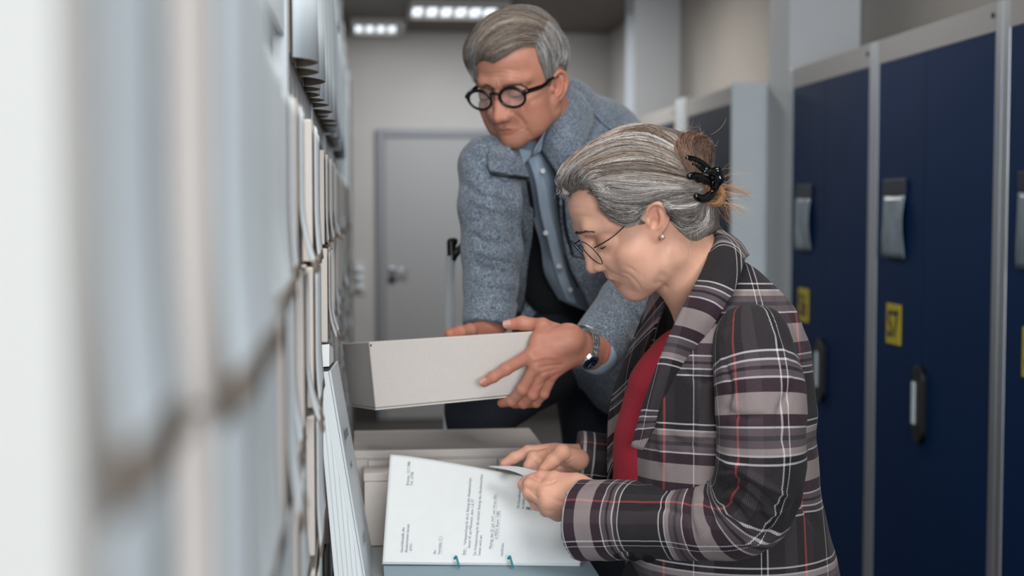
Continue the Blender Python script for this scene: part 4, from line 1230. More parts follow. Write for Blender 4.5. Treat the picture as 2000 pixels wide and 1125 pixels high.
finger(f, [mcp[1], (1021, 760, 2.212), (1000, 783, 2.232), (980, 787, 2.246)], [.0105, .0092, .0086, .0074])
finger(f, [mcp[2], (1041, 770, 2.218), (1023, 787, 2.236), (1004, 789, 2.25)], [.0100, .0090, .0084, .0072])
finger(f, [mcp[3], (1062, 769, 2.228), (1047, 786, 2.244), (1032, 789, 2.256)], [.0092, .0080, .0076, .0066])
finger(f, [(1100, 655, 2.24), (1058, 637, 2.240), (1020, 631, 2.242), (994, 634, 2.244)], [.0165, .0118, .0108, .0086])
f.cone(P(1060, 638, 2.228), P(1047, 672, 2.208), .011, .010, .012)
V, Q = f.mesh(); V = relax(V, Q, 1, .3)
hz_ = lambda pts: [(840 + x / 4.017, 580 + y / 4.017) for x, y in pts]
V = crease(V, Q, [(hz_([(790, 500), (900, 470), (1020, 480)]), 3.5, .0012), (hz_([(830, 560), (940, 540), (1060, 530)]), 2.5, -.0014), (hz_([(800, 650), (880, 600), (1010, 560)]), 2.5, -.0012),
                  (hz_([(820, 720), (920, 650), (1030, 590)]), 2.5, -.0011), (hz_([(575, 560), (600, 600)]), 1.3, -.0008), (hz_([(560, 565), (585, 610)]), 1.2, -.0006), (hz_([(480, 610), (500, 650)]), 1.2, -.0007),
                  (hz_([(860, 400), (960, 380), (1060, 430)]), 4, -.0008), (hz_([(700, 180), (715, 215)]), 1.4, -.0007)])
HANDS['mL'] = (V, Q)
# --- the man's right hand, behind the far edge of the box
f = hand_field([(860, 620, 2.34), (985, 700, 2.56)])
w2 = P(955, 640, 2.52)
f.cone(P(972, 622, 2.56), w2, .027, .026, .01)
f.cone(w2, P(925, 655, 2.47), .022, .016, .014); f.cone(w2, P(915, 672, 2.475), .022, .014, .014)
f.cone(w2, P(930, 690, 2.49), .022, .013, .012)
finger(f, [(945, 645, 2.50), (918, 646, 2.455), (898, 649, 2.435), (879, 652, 2.418)], [.016, .0120, .0115, .0095])
for k_, (x, y) in enumerate(((905, 672), (912, 684), (922, 694), (935, 702))):
    finger(f, [(x, y, 2.475), (x - 16, y + 30, 2.47), (x - 18, y + 55, 2.455)], [.011, .009, .0075])
V, Q = f.mesh(); HANDS['mR'] = (relax(V, Q, 1, .3), Q)
# --- the woman's left hand (nearer), pinching the sheet
f = hand_field([(1005, 905, 1.95), (1190, 1040, 2.1)])
wc = P(1135, 972, 2.005)
f.cone(P(1195, 980, 1.985), wc, .026, .0245, .01, flat=(FW, .8))
km = [(1066, 958, 2.005), (1068, 978, 2.0), (1076, 994, 2.005), (1090, 1004, 2.015)]
for q, r1 in zip(km, (.0125, .0125, .0115, .0105)): f.cone(wc, P(*q), .0215, r1, .014)
f.cone(P(1120, 950, 2.01), P(1080, 942, 2.02), .019, .013, .012)
finger(f, [(1115, 948, 2.01), (1083, 935, 2.02), (1058, 932, 2.03), (1040, 934, 2.035)], [.017, .0105, .0094, .0078])
finger(f, [km[0], (1034, 947, 2.02), (1028, 940, 2.045), (1040, 936, 2.062)], [.0112, .0084, .0076, .0066])
finger(f, [km[1], (1033, 962, 2.018), (1022, 948, 2.04), (1030, 940, 2.06)], [.0112, .0082, .0072, .0062])
finger(f, [km[2], (1048, 985, 2.03), (1034, 968, 2.05), (1030, 955, 2.062)], [.0105, .0082, .0072, .0062])
finger(f, [km[3], (1066, 998, 2.045), (1052, 985, 2.06), (1046, 975, 2.065)], [.0096, .0078, .0068, .0058])
V, Q = f.mesh(); V = relax(V, Q, 1, .3)
wz_ = lambda pts: [(940 + x / 4.1675, 840 + y / 4.1675) for x, y in pts]
V = crease(V, Q, [(wz_([(560, 425), (500, 450), (470, 420)]), 2.0, -.0012), (wz_([(620, 400), (570, 430), (500, 425)]), 2.2, -.0016), (wz_([(360, 460), (420, 520), (465, 560)]), 1.5, -.0016),
                  (wz_([(480, 520), (500, 530)]), 4, .0012), (wz_([(500, 640), (540, 660), (600, 655)]), 3, -.0010), (wz_([(560, 560), (680, 590), (760, 600)]), 4, -.0007), (wz_([(540, 720), (620, 725), (700, 700)]), 2.5, -.0008),
                  (wz_([(425, 395), (440, 420)]), 1.3, -.0006)])
HANDS['wL'] = (V, Q)
# --- the woman's right hand (farther), palm seen, index stretched along the sheet
f = hand_field([(970, 855, 2.05), (1195, 945, 2.24)])
wc = P(1150, 903, 2.165)
f.cone(P(1205, 905, 2.17), wc, .0255, .0245, .01, flat=(FW, .8))
f.cone(wc, P(1088, 886, 2.150), .0245, .016, .014); f.cone(wc, P(1096, 900, 2.15), .0235, .016, .014); f.cone(wc, P(1105, 912, 2.16), .021, .014, .014)
f.cone(wc, P(1108, 893, 2.125), .020, .014, .012)
finger(f, [(1082, 880, 2.155), (1032, 882, 2.16), (1004, 894, 2.16), (985, 905, 2.158)], [.0118, .0092, .0082, .0068])
finger(f, [(1086, 888, 2.15), (1042, 893, 2.135), (1034, 910, 2.13), (1050, 922, 2.13)], [.0112, .0092, .0084, .0072])
finger(f, [(1092, 898, 2.15), (1054, 905, 2.13), (1052, 920, 2.13), (1066, 928, 2.13)], [.0108, .0088, .0080, .0070])
finger(f, [(1104, 912, 2.15), (1076, 920, 2.135), (1074, 930, 2.135), (1086, 934, 2.135)], [.0098, .0080, .0072, .0062])
finger(f, [(1130, 898, 2.13), (1098, 884, 2.105), (1080, 900, 2.09), (1062, 918, 2.075)], [.0165, .0118, .0105, .0086])
V, Q = f.mesh(); V = relax(V, Q, 1, .3)
V = crease(V, Q, [(wz_([(600, 300), (680, 290), (740, 250)]), 2, -.0012), (wz_([(600, 320), (720, 350), (860, 370)]), 2.5, -.0012), (wz_([(390, 240), (430, 265), (470, 290)]), 1.6, -.0010),
                  (wz_([(520, 150), (560, 210)]), 1.6, -.0008), (wz_([(560, 200), (600, 160)]), 1.6, -.0008), (wz_([(680, 270), (740, 210), (800, 200)]), 1.6, -.0006), (wz_([(240, 225), (265, 250)]), 1.3, -.0006)])
HANDS['wR'] = (V, Q)

def nail_mesh(c, along, across, L, W, rad):
    """a curved nail plate"""
    al, ac = nrm(along), nrm(across); up = nrm(np.cross(al, ac)); up = up if up @ (CAM - c) > 0 else -up
    G = []
    for i in range(9):
        for j in range(9):
            u, v = i / 4 - 1, j / 4 - 1
            s_ = math.sqrt(max(0, 1 - .45 * v * v)) if u > 0 else 1
            x = u * L / 2 * s_; y = v * W / 2
            G.append(c + al * x + ac * y + up * (math.sqrt(max(1e-8, rad ** 2 - y ** 2)) - rad + .0004))
    return np.array(G), np.array(grid_faces(9, 9))
# ------------------------------------------------------------ bodies and clothes
def join(parts):
    vs, qs, b = [], [], 0
    for V, Q in parts: vs.append(V); qs.append(Q + b); b += len(V)
    return np.vstack(vs), np.vstack(qs)
def hand_tone(V, tips, red=.25):
    T = np.zeros((len(V), 3)); T[:, 0] = red + .2 * np.clip(vnoise(V, 70, 2), 0, 1)
    for t in tips: T[:, 0] += .5 * np.exp(-(np.linalg.norm(V - P(*t), axis=1) / .013) ** 2)
    return np.clip(T, 0, 1)

RS = [RT, FW, UP]
def bodyfield(pts, h, pad=.2):
    A = np.array([P(*q) for q in pts]); return Field(A.min(0) - pad, A.max(0) + pad, h)
FLOOR = lambda px, d: np.array([P(px, 600, d)[0], P(px, 600, d)[1], 0.0])

# ===== the man: torso and limbs under the clothes
f = bodyfield([(880, 200, 2.2), (1300, 900, 3.05)], .006, .12)
f.ell(P(1095, 400, 2.80), (.09, .05, .14), RS, k=.03); f.ell(P(1115, 600, 2.90), (.08, .05, .12), RS, k=.03); f.cone(P(1095, 420, 2.80), P(1115, 600, 2.90), .05, .05, .03)
f.cone(P(1085, 285, 2.70), P(1095, 380, 2.80), .055, .06, .03)
f.chain([P(950, 310, 2.56), P(955, 480, 2.54), P(952, 640, 2.52)], [.030, .030, .026], .01)
f.chain([P(1080, 350, 2.78), P(985, 330, 2.66), P(952, 318, 2.58)], [.045, .035, .030], .02)
f.chain([P(1100, 340, 2.80), P(1212, 325, 2.76), P(1250, 420, 2.63), P(1275, 520, 2.53), P(1225, 598, 2.425), P(1165, 690, 2.285)], [.05, .035, .032, .032, .030, .027], .01)
BODYM = f.mesh()

# jacket
def wool():
    t = NT('grey_wool'); co = t.n('ShaderNodeTexCoord').outputs['Object']
    n1 = t.noise(520, 3, co, .6); n2 = t.noise(60, 3, co)
    c = t.ramp(n1, [(.38, srgb('3d4755')), (.50, srgb('66717f')), (.62, srgb('a9b3bd'))])
    c2 = t.mix(t.ramp(n2, [(.3, (0, 0, 0, 1)), (.7, (.30, .30, .30, 1))]), c, srgb('4c5765'))
    t.l(c2, t.b.inputs['Base Color']); t.b.inputs['Roughness'].default_value = .95
    t.b.inputs['Sheen Weight'].default_value = .25; t.b.inputs['Specular IOR Level'].default_value = .15
    t.bump(n1, .0012, .6); return t.m
M['wool'] = wool()
M['zip'] = mat('zip_tape', '14181f', .6)
M['shirt'] = mat('blue_shirt', 'a9b9cb', .85, var=.04, scale=20)
M['denim'] = mat('dark_denim', '141b28', .9, var=.3, scale=300, hex2='0b1019')
M['darktee'] = mat('dark_lining', '10131a', .9)
f = bodyfield([(890, 160, 2.24), (1330, 780, 3.0)], .0045, .06)
# torso
f.ell(P(1060, 345, 2.70), (.135, .10, .12), RS, k=.05)
f.ell(P(1150, 290, 2.80), (.115, .11, .105), RS, k=.06)
f.ell(P(1095, 470, 2.76), (.140, .10, .14), RS, k=.06)
f.ell(P(1135, 620, 2.84), (.125, .11, .13), RS, k=.06)
f.cone(P(1180, 640, 2.82), P(1215, 740, 2.84), .085, .075, .04)
f.cone(P(1100, 215, 2.72), P(1120, 300, 2.76), .065, .08, .04)
# shoulders and sleeves
f.chain([P(1030, 330, 2.66), P(955, 325, 2.565)], [.070, .055], .04)
f.chain([P(955, 325, 2.565), P(957, 400, 2.55), P(962, 490, 2.545)], [.055, .056, .053], .012)
f.chain([P(962, 490, 2.545), P(958, 560, 2.535), P(952, 628, 2.52)], [.053, .048, .044], .012)
# cuffs are cut square
def cut(f, p, n, r=.09):
    """cut away everything on the side n of p, within r"""
    ax = [f.lo[k] + f.h * np.arange(f.n[k]) for k in range(3)]
    g = np.meshgrid(*ax, indexing='ij'); q = [g[k] - p[k] for k in range(3)]
    d = q[0] * n[0] + q[1] * n[1] + q[2] * n[2]; rr = np.sqrt(q[0] ** 2 + q[1] ** 2 + q[2] ** 2) - r
    f.F = np.maximum(f.F, np.minimum(d, -rr).astype(np.float32))
cut(f, P(950, 636, 2.515), nrm(P(950, 640, 2.515) - P(958, 560, 2.535)), .075)
# the open front
def carve_poly(f, poly, d0, d1, soft=0):
    ax = [f.lo[k] + f.h * np.arange(f.n[k]) for k in range(3)]
    g = np.stack(np.meshgrid(*ax, indexing='ij'), -1).reshape(-1, 3)
    im = toimg(g); pl = list(poly) + [poly[0]]
    bb = np.array(poly); sel = (im[:, 0] > bb[:, 0].min() - 25) & (im[:, 0] < bb[:, 0].max() + 25) & (im[:, 1] > bb[:, 1].min() - 25) & (im[:, 1] < bb[:, 1].max() + 25)
    d, _ = polydist(im[sel, :2], pl); sg = np.where(in_poly(im[sel, :2], poly), -d, d) * im[sel, 2] / FPX
    cutd = np.maximum(np.maximum(sg, im[sel, 2] - d1), d0 - im[sel, 2])
    F = f.F.reshape(-1); F[sel] = np.maximum(F[sel], (-cutd).astype(np.float32)); f.F = F.reshape(tuple(f.n))
openp = catmull([(1003, 262), (1020, 310), (1036, 360), (1040, 440), (1030, 530), (1014, 640)], 20).tolist() + [(1030, 700), (1190, 720)] + catmull([(1178, 680), (1150, 600), (1112, 520), (1097, 440), (1090, 360), (1080, 300), (1085, 245)], 20).tolist()
carve_poly(f, openp, 2.0, 2.81)
f.chain([P(1130, 300, 2.78), P(1212, 315, 2.74)], [.085, .066], .05)
f.chain([P(1212, 315, 2.74), P(1250, 420, 2.62), P(1275, 520, 2.52)], [.066, .060, .056], .02)
f.chain([P(1275, 520, 2.52), P(1225, 598, 2.42), P(1166, 676, 2.315)], [.056, .052, .046], .012)
cut(f, P(1154, 690, 2.30), nrm(P(1150, 695, 2.29) - P(1225, 598, 2.42)), .075)
V, Q = f.mesh()
V = V + vnormals(V, Q) * (.0022 * vnoise(V, 14, 7) + .0010 * vnoise(V, 40, 8))[:, None]
jz = lambda pts: [(860 + x / 2.5, 250 + y / 2.5) for x, y in pts]
V = crease(V, Q, [(jz([(110, 270), (200, 330), (320, 350)]), 7, -.007), (jz([(130, 330), (230, 380), (330, 400)]), 6, .005), (jz([(150, 520), (230, 560), (330, 570)]), 6, -.007), (jz([(160, 600), (250, 620), (350, 640)]), 6, .006),
                  (jz([(150, 660), (240, 690), (370, 720)]), 6, -.008), (jz([(150, 730), (260, 760), (380, 770)]), 7, .005), (jz([(280, 330), (350, 450), (390, 600)]), 8, -.010), (jz([(330, 250), (390, 400), (420, 560)]), 8, .006),
                  (jz([(250, 200), (320, 260), (360, 380)]), 6, -.006), (jz([(120, 100), (200, 180), (260, 300)]), 8, -.004), (jz([(650, 620), (760, 640), (860, 650)]), 3.5, -.004), (jz([(580, 400), (610, 520), (660, 630)]), 4, -.005),
                  (jz([(480, 180), (560, 260), (590, 330)]), 5, -.004), ([(1125, 235), (1165, 245), (1170, 215)], 5, -.006), ([(1110, 215), (1140, 212), (1165, 240), (1195, 255)], 3, -.004), ([(1180, 260), (1210, 240), (1230, 215)], 4, -.003),
                  ([(1200, 560), (1240, 610), (1262, 640)], 6, -.006), ([(1180, 590), (1215, 640), (1240, 680)], 6, .004), ([(1140, 240), (1120, 300), (1110, 360)], 6, -.005)])
JACM = (V, Q)
# trousers and shoes
f = bodyfield([(890, 600, 2.55), (1220, 1800, 3.05)], .009, .12)
HIP = P(1110, 660, 2.90)
f.ell(P(1108, 625, 2.88), (.105, .085, .10), RS, k=.05)
f.chain([P(1070, 700, 2.84), P(935, 800, 2.66)], [.085, .062], .04)
kA = P(935, 800, 2.66); fA = np.array([kA[0] + .03, kA[1] + .10, .52])
f.chain([kA, fA], [.060, .045], .02)
hB = P(1150, 700, 2.92); kB = P(1168, 960, 2.94); fB = np.array([kB[0] + .02, kB[1] + .02, .52])
f.chain([hB, kB, fB], [.078, .058, .045], .03)
V, Q = f.mesh(); V = V + vnormals(V, Q) * (.003 * vnoise(V, 16, 4))[:, None]; TROM = (V, Q)
f = Field(np.minimum(fA, fB) - .2, np.maximum(fA, fB) + np.array([.2, .2, .1]), .004)
for q in (fA, fB):
    f.chain([q + (0, .03, -.03), q + (-.02, -.15, -.045)], [.040, .034], .02)
SHOM = f.mesh()

# ===== the woman: torso, arms
f = bodyfield([(1180, 520, 1.85), (1560, 1400, 2.2)], .006, .12)
f.chain([P(1400, 640, 1.985), P(1410, 700, 1.985), P(1410, 800, 1.985), P(1420, 1100, 1.985)], [.052, .055, .07, .09], .02)
f.chain([P(1420, 680, 1.95), P(1475, 680, 1.85), P(1484, 850, 1.81), P(1478, 950, 1.815), P(1390, 1015, 1.86), P(1195, 980, 1.985)], [.04, .030, .030, .030, .028, .025], .01)
f.chain([P(1420, 680, 2.0), P(1440, 700, 2.12), P(1420, 840, 2.20), P(1380, 908, 2.21), P(1205, 905, 2.17)], [.04, .03, .030, .03, .0255], .01)
BODYW = f.mesh()
# tartan cloth: two thread systems crossing in a twill
CH, DK, WH, WI, TP, MV, RD = 'x'.join(['161618', '0f0f11', 'cfc9cb', '301826', 'a89a98', '62555a', 'b04a48']).split('x')
SEQ = [(0, CH), (.30, WH), (.311, '39363a'), (.345, WH), (.356, MV), (.385, CH), (.405, MV), (.44, WH), (.451, WI), (.535, TP), (.67, WI), (.745, WH), (.756, MV), (.80, '39363a'), (.825, MV), (.87, TP), (.905, WH), (.916, DK), (.95, WH), (.961, CH)]
SEQ2 = [(0, '211f22'), (.18, 'cfc9cc'), (.191, DK), (.225, 'cfc9cc'), (.236, '302c2f'), (.36, '453e41'), (.46, '2a2226'), (.52, RD), (.538, '352c31'), (.60, '211f22'), (.72, 'b5afb2'), (.730, '302c2f'), (.755, '453e41'), (.86, '1b181b')]
def tartan(name, period=.183, du=0.0, dv=0.0):
    t = NT(name); uv = t.n('ShaderNodeUVMap').outputs[0]; sp = t.n('ShaderNodeSeparateXYZ'); t.l(uv, sp.inputs[0])
    fu = t.math('FRACT', t.math('ADD', t.math('DIVIDE', sp.outputs[0], period), 10 + du)); fv = t.math('FRACT', t.math('ADD', t.math('DIVIDE', sp.outputs[1], period), 10 + dv))
    A = t.ramp(fu, [(p, srgb(c)) for p, c in SEQ2], 'CONSTANT'); B = t.ramp(fv, [(p, srgb(c)) for p, c in SEQ], 'CONSTANT')
    tw = t.math('GREATER_THAN', t.math('FRACT', t.math('DIVIDE', t.math('ADD', sp.outputs[0], sp.outputs[1]), .0022)), .5)
    fac = t.math('ADD', t.math('MULTIPLY', tw, .60), .25)
    c = t.mix(fac, A, B)
    n = t.noise(500, 3); c = t.mix(t.math('MULTIPLY', n, .16), c, srgb('6a6265'))
    t.l(c, t.b.inputs['Base Color']); t.b.inputs['Roughness'].default_value = .95; t.b.inputs['Specular IOR Level'].default_value = .12
    t.b.inputs['Sheen Weight'].default_value = .04
    t.bump(t.math('ADD', tw, n), .0005, .5); return t.m
M['plaid'] = tartan('tartan_wool'); M['plaid2'] = tartan('tartan_wool_sleeve', du=.33, dv=.13); M['plaid3'] = tartan('tartan_wool_lapel', du=.1, dv=.45)
M['red'] = mat('red_knit', '8e1127', .85, var=.12, scale=300, bump=.0004)
M['skirt'] = mat('black_cloth', '0b0b0d', .9)

f = bodyfield([(1180, 440, 1.74), (1640, 1300, 2.22)], .0045, .05)
f.ell(P(1420, 690, 1.985), (.095, .150, .115), RS, k=.03); f.ell(P(1398, 800, 1.985), (.124, .150, .17), RS, k=.05)
f.ell(P(1418, 1010, 1.985), (.130, .155, .18), RS, k=.06); f.ell(P(1440, 1210, 1.985), (.145, .165, .18), RS, k=.06)
f.chain([P(1410, 530, 1.975), P(1462, 640, 1.95)], [.025, .060], .03)
f.chain([P(1415, 570, 1.95), P(1470, 668, 1.865)], [.035, .040], .03); f.chain([P(1415, 570, 2.02), P(1460, 660, 2.11)], [.035, .040], .03)
f.cone(P(1535, 700, 1.97), P(1550, 800, 1.96), .022, .022, .04)
wedge = [(1270, 520), (1380, 440), (1392, 480), (1385, 505)] + catmull([(1356, 560), (1326, 620), (1292, 700), (1262, 790), (1238, 870), (1215, 940), (1196, 1000)], 14).tolist() + [(1170, 1100), (1196, 1200), (1100, 1200), (1100, 700)]
carve_poly(f, wedge, 1.0, 3.0)
V, Q = f.mesh()
V = V + vnormals(V, Q) * (.0028 * vnoise(V, 13, 9) + .0010 * vnoise(V, 34, 12))[:, None]
V = crease(V, Q, [([(1565, 700), (1572, 760), (1560, 840)], 7, -.010), ([(1545, 880), (1565, 960), (1600, 1040)], 8, -.008), ([(1575, 860), (1560, 900), (1545, 960)], 6, .006), ([(1500, 540), (1540, 600), (1568, 680)], 4, -.004),
                  ([(1405, 640), (1395, 740), (1396, 840)], 6, -.007), ([(1370, 700), (1360, 800), (1340, 900)], 8, -.004), ([(1330, 720), (1370, 745), (1400, 735)], 6, -.005), ([(1300, 850), (1350, 870), (1395, 850)], 7, -.004), ([(1480, 540), (1500, 590), (1540, 640)], 6, -.004), ([(1420, 520), (1450, 560), (1455, 600)], 5, .003), ([(1300, 760), (1290, 840), (1300, 920)], 8, .004)])
N = vnormals(V, Q); rel = V - P(1400, 800, 1.985)
JACW = (V, Q, np.stack([rel @ RT + .12 * (rel @ FW) * 0, rel @ UP + .18 * np.clip(rel @ RT, 0, 1) * 0], 1))

def sleeve(path, r, h, cuts, nz, seed, folds):
    A = np.array([P(*q) for q in path]); C = catmull(A, 60); rr = np.interp(np.linspace(0, 1, 60), np.linspace(0, 1, len(r)), r)
    f = Field(C.min(0) - .09, C.max(0) + .09, h)
    f.chain(list(C), list(rr), .004)
    for p, n in cuts: cut(f, p, n, .09)
    V, Q = f.mesh()
    V = V + vnormals(V, Q) * (nz * vnoise(V, 18, seed) + nz * .5 * vnoise(V, 45, seed + 1))[:, None]
    V = crease(V, Q, folds)
    # cloth coordinates: along the arm, and around it (seam on the hidden side)
    C = catmull(A, 260); s = np.concatenate([[0], np.cumsum(np.linalg.norm(np.diff(C, axis=0), axis=1))])
    D = np.stack([np.linalg.norm(V - c, axis=1) for c in C], 1).astype(np.float32); wD = np.exp(-(D - D.min(1, keepdims=True)) / .0025); wD /= wD.sum(1, keepdims=True); sbl = wD @ s; i = np.clip(np.searchsorted(s, sbl), 0, len(s) - 1); del D, wD
    T = np.gradient(C, axis=0); T /= np.linalg.norm(T, axis=1, keepdims=True)
    Ti = T[i]; d = V - C[i]; sl = sbl
    X = -FW[None] - Ti * (-(Ti @ FW))[:, None]; X /= np.linalg.norm(X, axis=1, keepdims=True); Y = np.cross(Ti, X)
    ang = np.arctan2((d * Y).sum(1), (d * X).sum(1))
    return V, Q, np.stack([ang * float(np.mean(r)), sl], 1)
ce = P(1133, 1016, 1.972); cn = nrm(ce - P(1200, 1017, 1.945))
SLVW = sleeve([(1472, 665, 1.835), (1482, 740, 1.815), (1486, 850, 1.805), (1484, 935, 1.81), (1455, 995, 1.83), (1390, 1018, 1.86), (1290, 1018, 1.905), (1200, 1017, 1.945), (1120, 1016, 1.978)],
              [.048, .055, .055, .055, .055, .053, .050, .053, .057], .0032, [(ce, cn)], .0030, 21,
              [([(1408, 905), (1440, 912), (1500, 950), (1548, 975)], 5, .005), ([(1402, 948), (1450, 940), (1500, 975), (1530, 1010)], 5, -.006), ([(1412, 1000), (1440, 1010), (1470, 1045)], 5, .005), ([(1440, 1060), (1500, 1055), (1545, 1015)], 6, .005),
               ([(1415, 800), (1450, 815), (1500, 812)], 7, -.0035), ([(1540, 760), (1520, 820), (1535, 880)], 7, -.005), ([(1420, 640), (1408, 680), (1416, 740)], 5, .004), ([(1500, 640), (1530, 690), (1545, 760)], 7, .003),
               ([(1350, 950), (1345, 1000), (1360, 1060)], 6, -.0035), ([(1230, 1000), (1290, 990), (1340, 1010)], 7, -.003), ([(1170, 950), (1200, 990), (1190, 1050)], 8, -.002),
               ([(1395, 960), (1430, 950), (1480, 990), (1500, 1040)], 7, -.008), ([(1400, 990), (1430, 985), (1460, 1020)], 6, -.006), ([(1400, 930), (1450, 925), (1510, 960)], 7, .005), ([(1440, 970), (1490, 1000), (1540, 1000)], 6, .005),
               ([(1410, 700), (1425, 760), (1410, 820)], 6, -.006), ([(1370, 960), (1390, 1000), (1380, 1050)], 7, -.004), ([(1490, 1050), (1540, 1020), (1560, 970)], 7, -.005), ([(1300, 1085), (1250, 1080), (1200, 1084)], 4, -.003),
               ([(1240, 950), (1280, 960), (1330, 955)], 7, -.003)])
ce2 = P(1128, 900, 2.172); cn2 = nrm(ce2 - P(1180, 903, 2.175))
SLVF = sleeve([(1440, 690, 2.14), (1420, 840, 2.21), (1380, 910, 2.21), (1270, 912, 2.19), (1180, 903, 2.175), (1128, 897, 2.172)], [.05, .052, .052, .045, .040, .0415], .0036, [(ce2, cn2)], .0014, 25,
              [([(1160, 865), (1168, 900), (1160, 935)], 4, -.003)])
# red jumper
f = bodyfield([(1200, 600, 1.88), (1400, 1000, 2.08)], .004, .07)
f.chain([P(1348, 712, 1.975), P(1326, 770, 1.98), P(1296, 860, 1.985), P(1272, 960, 1.985)], [.056, .066, .062, .056], .03)

V, Q = f.mesh(); V = V + vnormals(V, Q) * (.001 * vnoise(V, 30, 2))[:, None]; RED = (V, Q)
f = bodyfield([(1190, 1050, 1.9), (1560, 2400, 2.05)], .009, .12)
f.ell(P(1390, 1180, 1.985), (.12, .14, .12), RS, k=.05); f.ell(P(1300, 1190, 2.0), (.062, .12, .10), RS, k=.03); b0 = P(1400, 1250, 1.985)
for s_ in (-.07, .07):
    q = np.array([b0[0] + s_ * FW[0], b0[1] + s_ * FW[1], 0])
    f.chain([q + (0, 0, b0[2]), q + (0, 0, .5), q + (0, 0, .09)], [.10, .065, .05], .03)
SKRT = f.mesh()
f = Field(b0 * (1, 1, 0) - .3, b0 * (1, 1, 0) + np.array([.25, .25, .2]), .005)
for s_ in (-.07, .07):
    q = np.array([b0[0] + s_ * FW[0], b0[1] + s_ * FW[1], 0]); f.chain([q + (.02, 0, .045), q + (-.14, 0, .038)], [.04, .034], .02)
SHOW = f.mesh()
# ------------------------------------------------------------ the two persons
PEOPLE_DONE = 1
def person(head, T, hands, body, m, label, tips):
    parts = [head, hands[0], hands[1], body]
    V, Q = join(parts)
    Tn = np.vstack([T, hand_tone(hands[0][0], tips), hand_tone(hands[1][0], tips), np.zeros((len(body[0]), 3))])
    # melt head, arms and hands into one skin
    src = mesh_obj('skin_source', V, Q, None)
    md = src.modifiers.new('remesh', 'REMESH'); md.mode = 'VOXEL'; md.voxel_size = .00145; md.adaptivity = 0
    bpy.context.view_layer.update()
    me = bpy.data.meshes.new_from_object(src.evaluated_get(bpy.context.evaluated_depsgraph_get()))
    nv = len(me.vertices); V2 = np.empty(nv * 3, np.float32); me.vertices.foreach_get('co', V2); V2 = V2.reshape(-1, 3)
    bpy.data.objects.remove(src)
    from mathutils.kdtree import KDTree
    kd = KDTree(len(V))
    for i, v in enumerate(V): kd.insert(v, i)
    kd.balance()
    idx = np.array([kd.find(v)[1] for v in V2])
    me.name = 'person'; me.materials.clear(); me.materials.append(m)
    me.polygons.foreach_set('use_smooth', [True] * len(me.polygons))
    o = bpy.data.objects.new('person', me); COL.objects.link(o)
    set_tone(o, Tn[idx]); tag(o, label, 'person'); return o
personM = person((MAN['V'][0], MAN['Q'][0]), TM, (HANDS['mL'], HANDS['mR']), BODYM, SKM,
                 'person in a grey wool jacket and black round glasses, bending over a cardboard box',
                 [(946, 747, 2.207), (980, 787, 2.246), (1004, 789, 2.25), (1032, 789, 2.256), (994, 634, 2.244), (879, 652, 2.418)])
personW = person((WOM['V'][0], WQh), TW, (HANDS['wL'], HANDS['wR']), BODYW, SKW,
                 'person with grey pinned-up hair in a plaid blazer, reading a typed letter in profile',
                 [(1040, 934, 2.035), (1030, 940, 2.06), (985, 905, 2.158), (1062, 918, 2.075)])
def part(name, VQ, m, par, uv=None, thick=0):
    o = mesh_obj(name, VQ[0], VQ[1], m, None, True, uv)
    child(o, par); return o
J = part('jacket', JACM, M['wool'], personM)
fu = bodyfield([(1000, 330, 2.75), (1180, 560, 2.85)], .006, .1)
fu.ell(P(1095, 440, 2.815), (.115, .060, .19), RS, k=.03)
V, Q = fu.mesh(); part('undershirt', (V, Q), M['darktee'], personM)
part('trousers', TROM, M['denim'], personM); part('shoes', SHOM, M['black'], personM)
# shirt, its collar and buttons
lift = lambda q, d: (q[0], q[1], q[2] + d)
shR = [[(1000, 268, 2.66), (1040, 275, 2.63), (1085, 262, 2.66)], [(1012, 310, 2.65), (1050, 320, 2.62), (1095, 310, 2.66)], [(1030, 360, 2.66), (1062, 365, 2.64), (1100, 355, 2.69)], [(1040, 420, 2.70), (1072, 425, 2.68), (1106, 420, 2.72)],
       [(1056, 480, 2.73), (1085, 490, 2.71), (1120, 500, 2.74)], [(1064, 535, 2.75), (1098, 545, 2.73), (1140, 560, 2.77)], [(1092, 585, 2.77), (1122, 598, 2.755), (1165, 615, 2.79)]]
so, G = sheet('shirt', shR, M['shirt'], personM, nr=60, nc=30, thick=.002, disp=lambda G: G - FW * (.004 * np.sin(np.linspace(0, 9, 60))[:, None] * np.sin(np.linspace(0, 7, 30))[None, :])[..., None])
pl = [[(1026, 300, 2.612), (1044, 302, 2.608)], [(1044, 350, 2.622), (1062, 350, 2.620)], [(1056, 420, 2.664), (1076, 418, 2.664)], [(1072, 480, 2.694), (1094, 484, 2.694)], [(1090, 545, 2.716), (1112, 550, 2.718)], [(1108, 592, 2.744), (1128, 598, 2.744)]]
sheet('shirt_placket', pl, M['shirt'], personM, nr=30, nc=6, thick=.0015)
for x, y, d in ((1060, 334, 2.606), (1066, 455, 2.672), (1092, 520, 2.70), (1114, 566, 2.722)):
    b = MB(); p = P(x, y, d); b.cyl(p, p - FW * .002, .0048, 14); child(b.build('shirt_button', M['white'], bevel=.0004), personM)
sheet('shirt_collar', [[(1078, 236, 2.60), (1062, 262, 2.575)], [(1064, 262, 2.585), (1046, 290, 2.56)], [(1056, 296, 2.588), (1040, 304, 2.575)]], M['shirt'], personM, nr=14, nc=8, thick=.002)
sheet('shirt_collar', [[(992, 284, 2.57), (990, 292, 2.565)], [(1018, 290, 2.575), (1008, 308, 2.56)], [(1044, 296, 2.592), (1018, 328, 2.575)]], M['shirt'], personM, nr=14, nc=8, thick=.002)
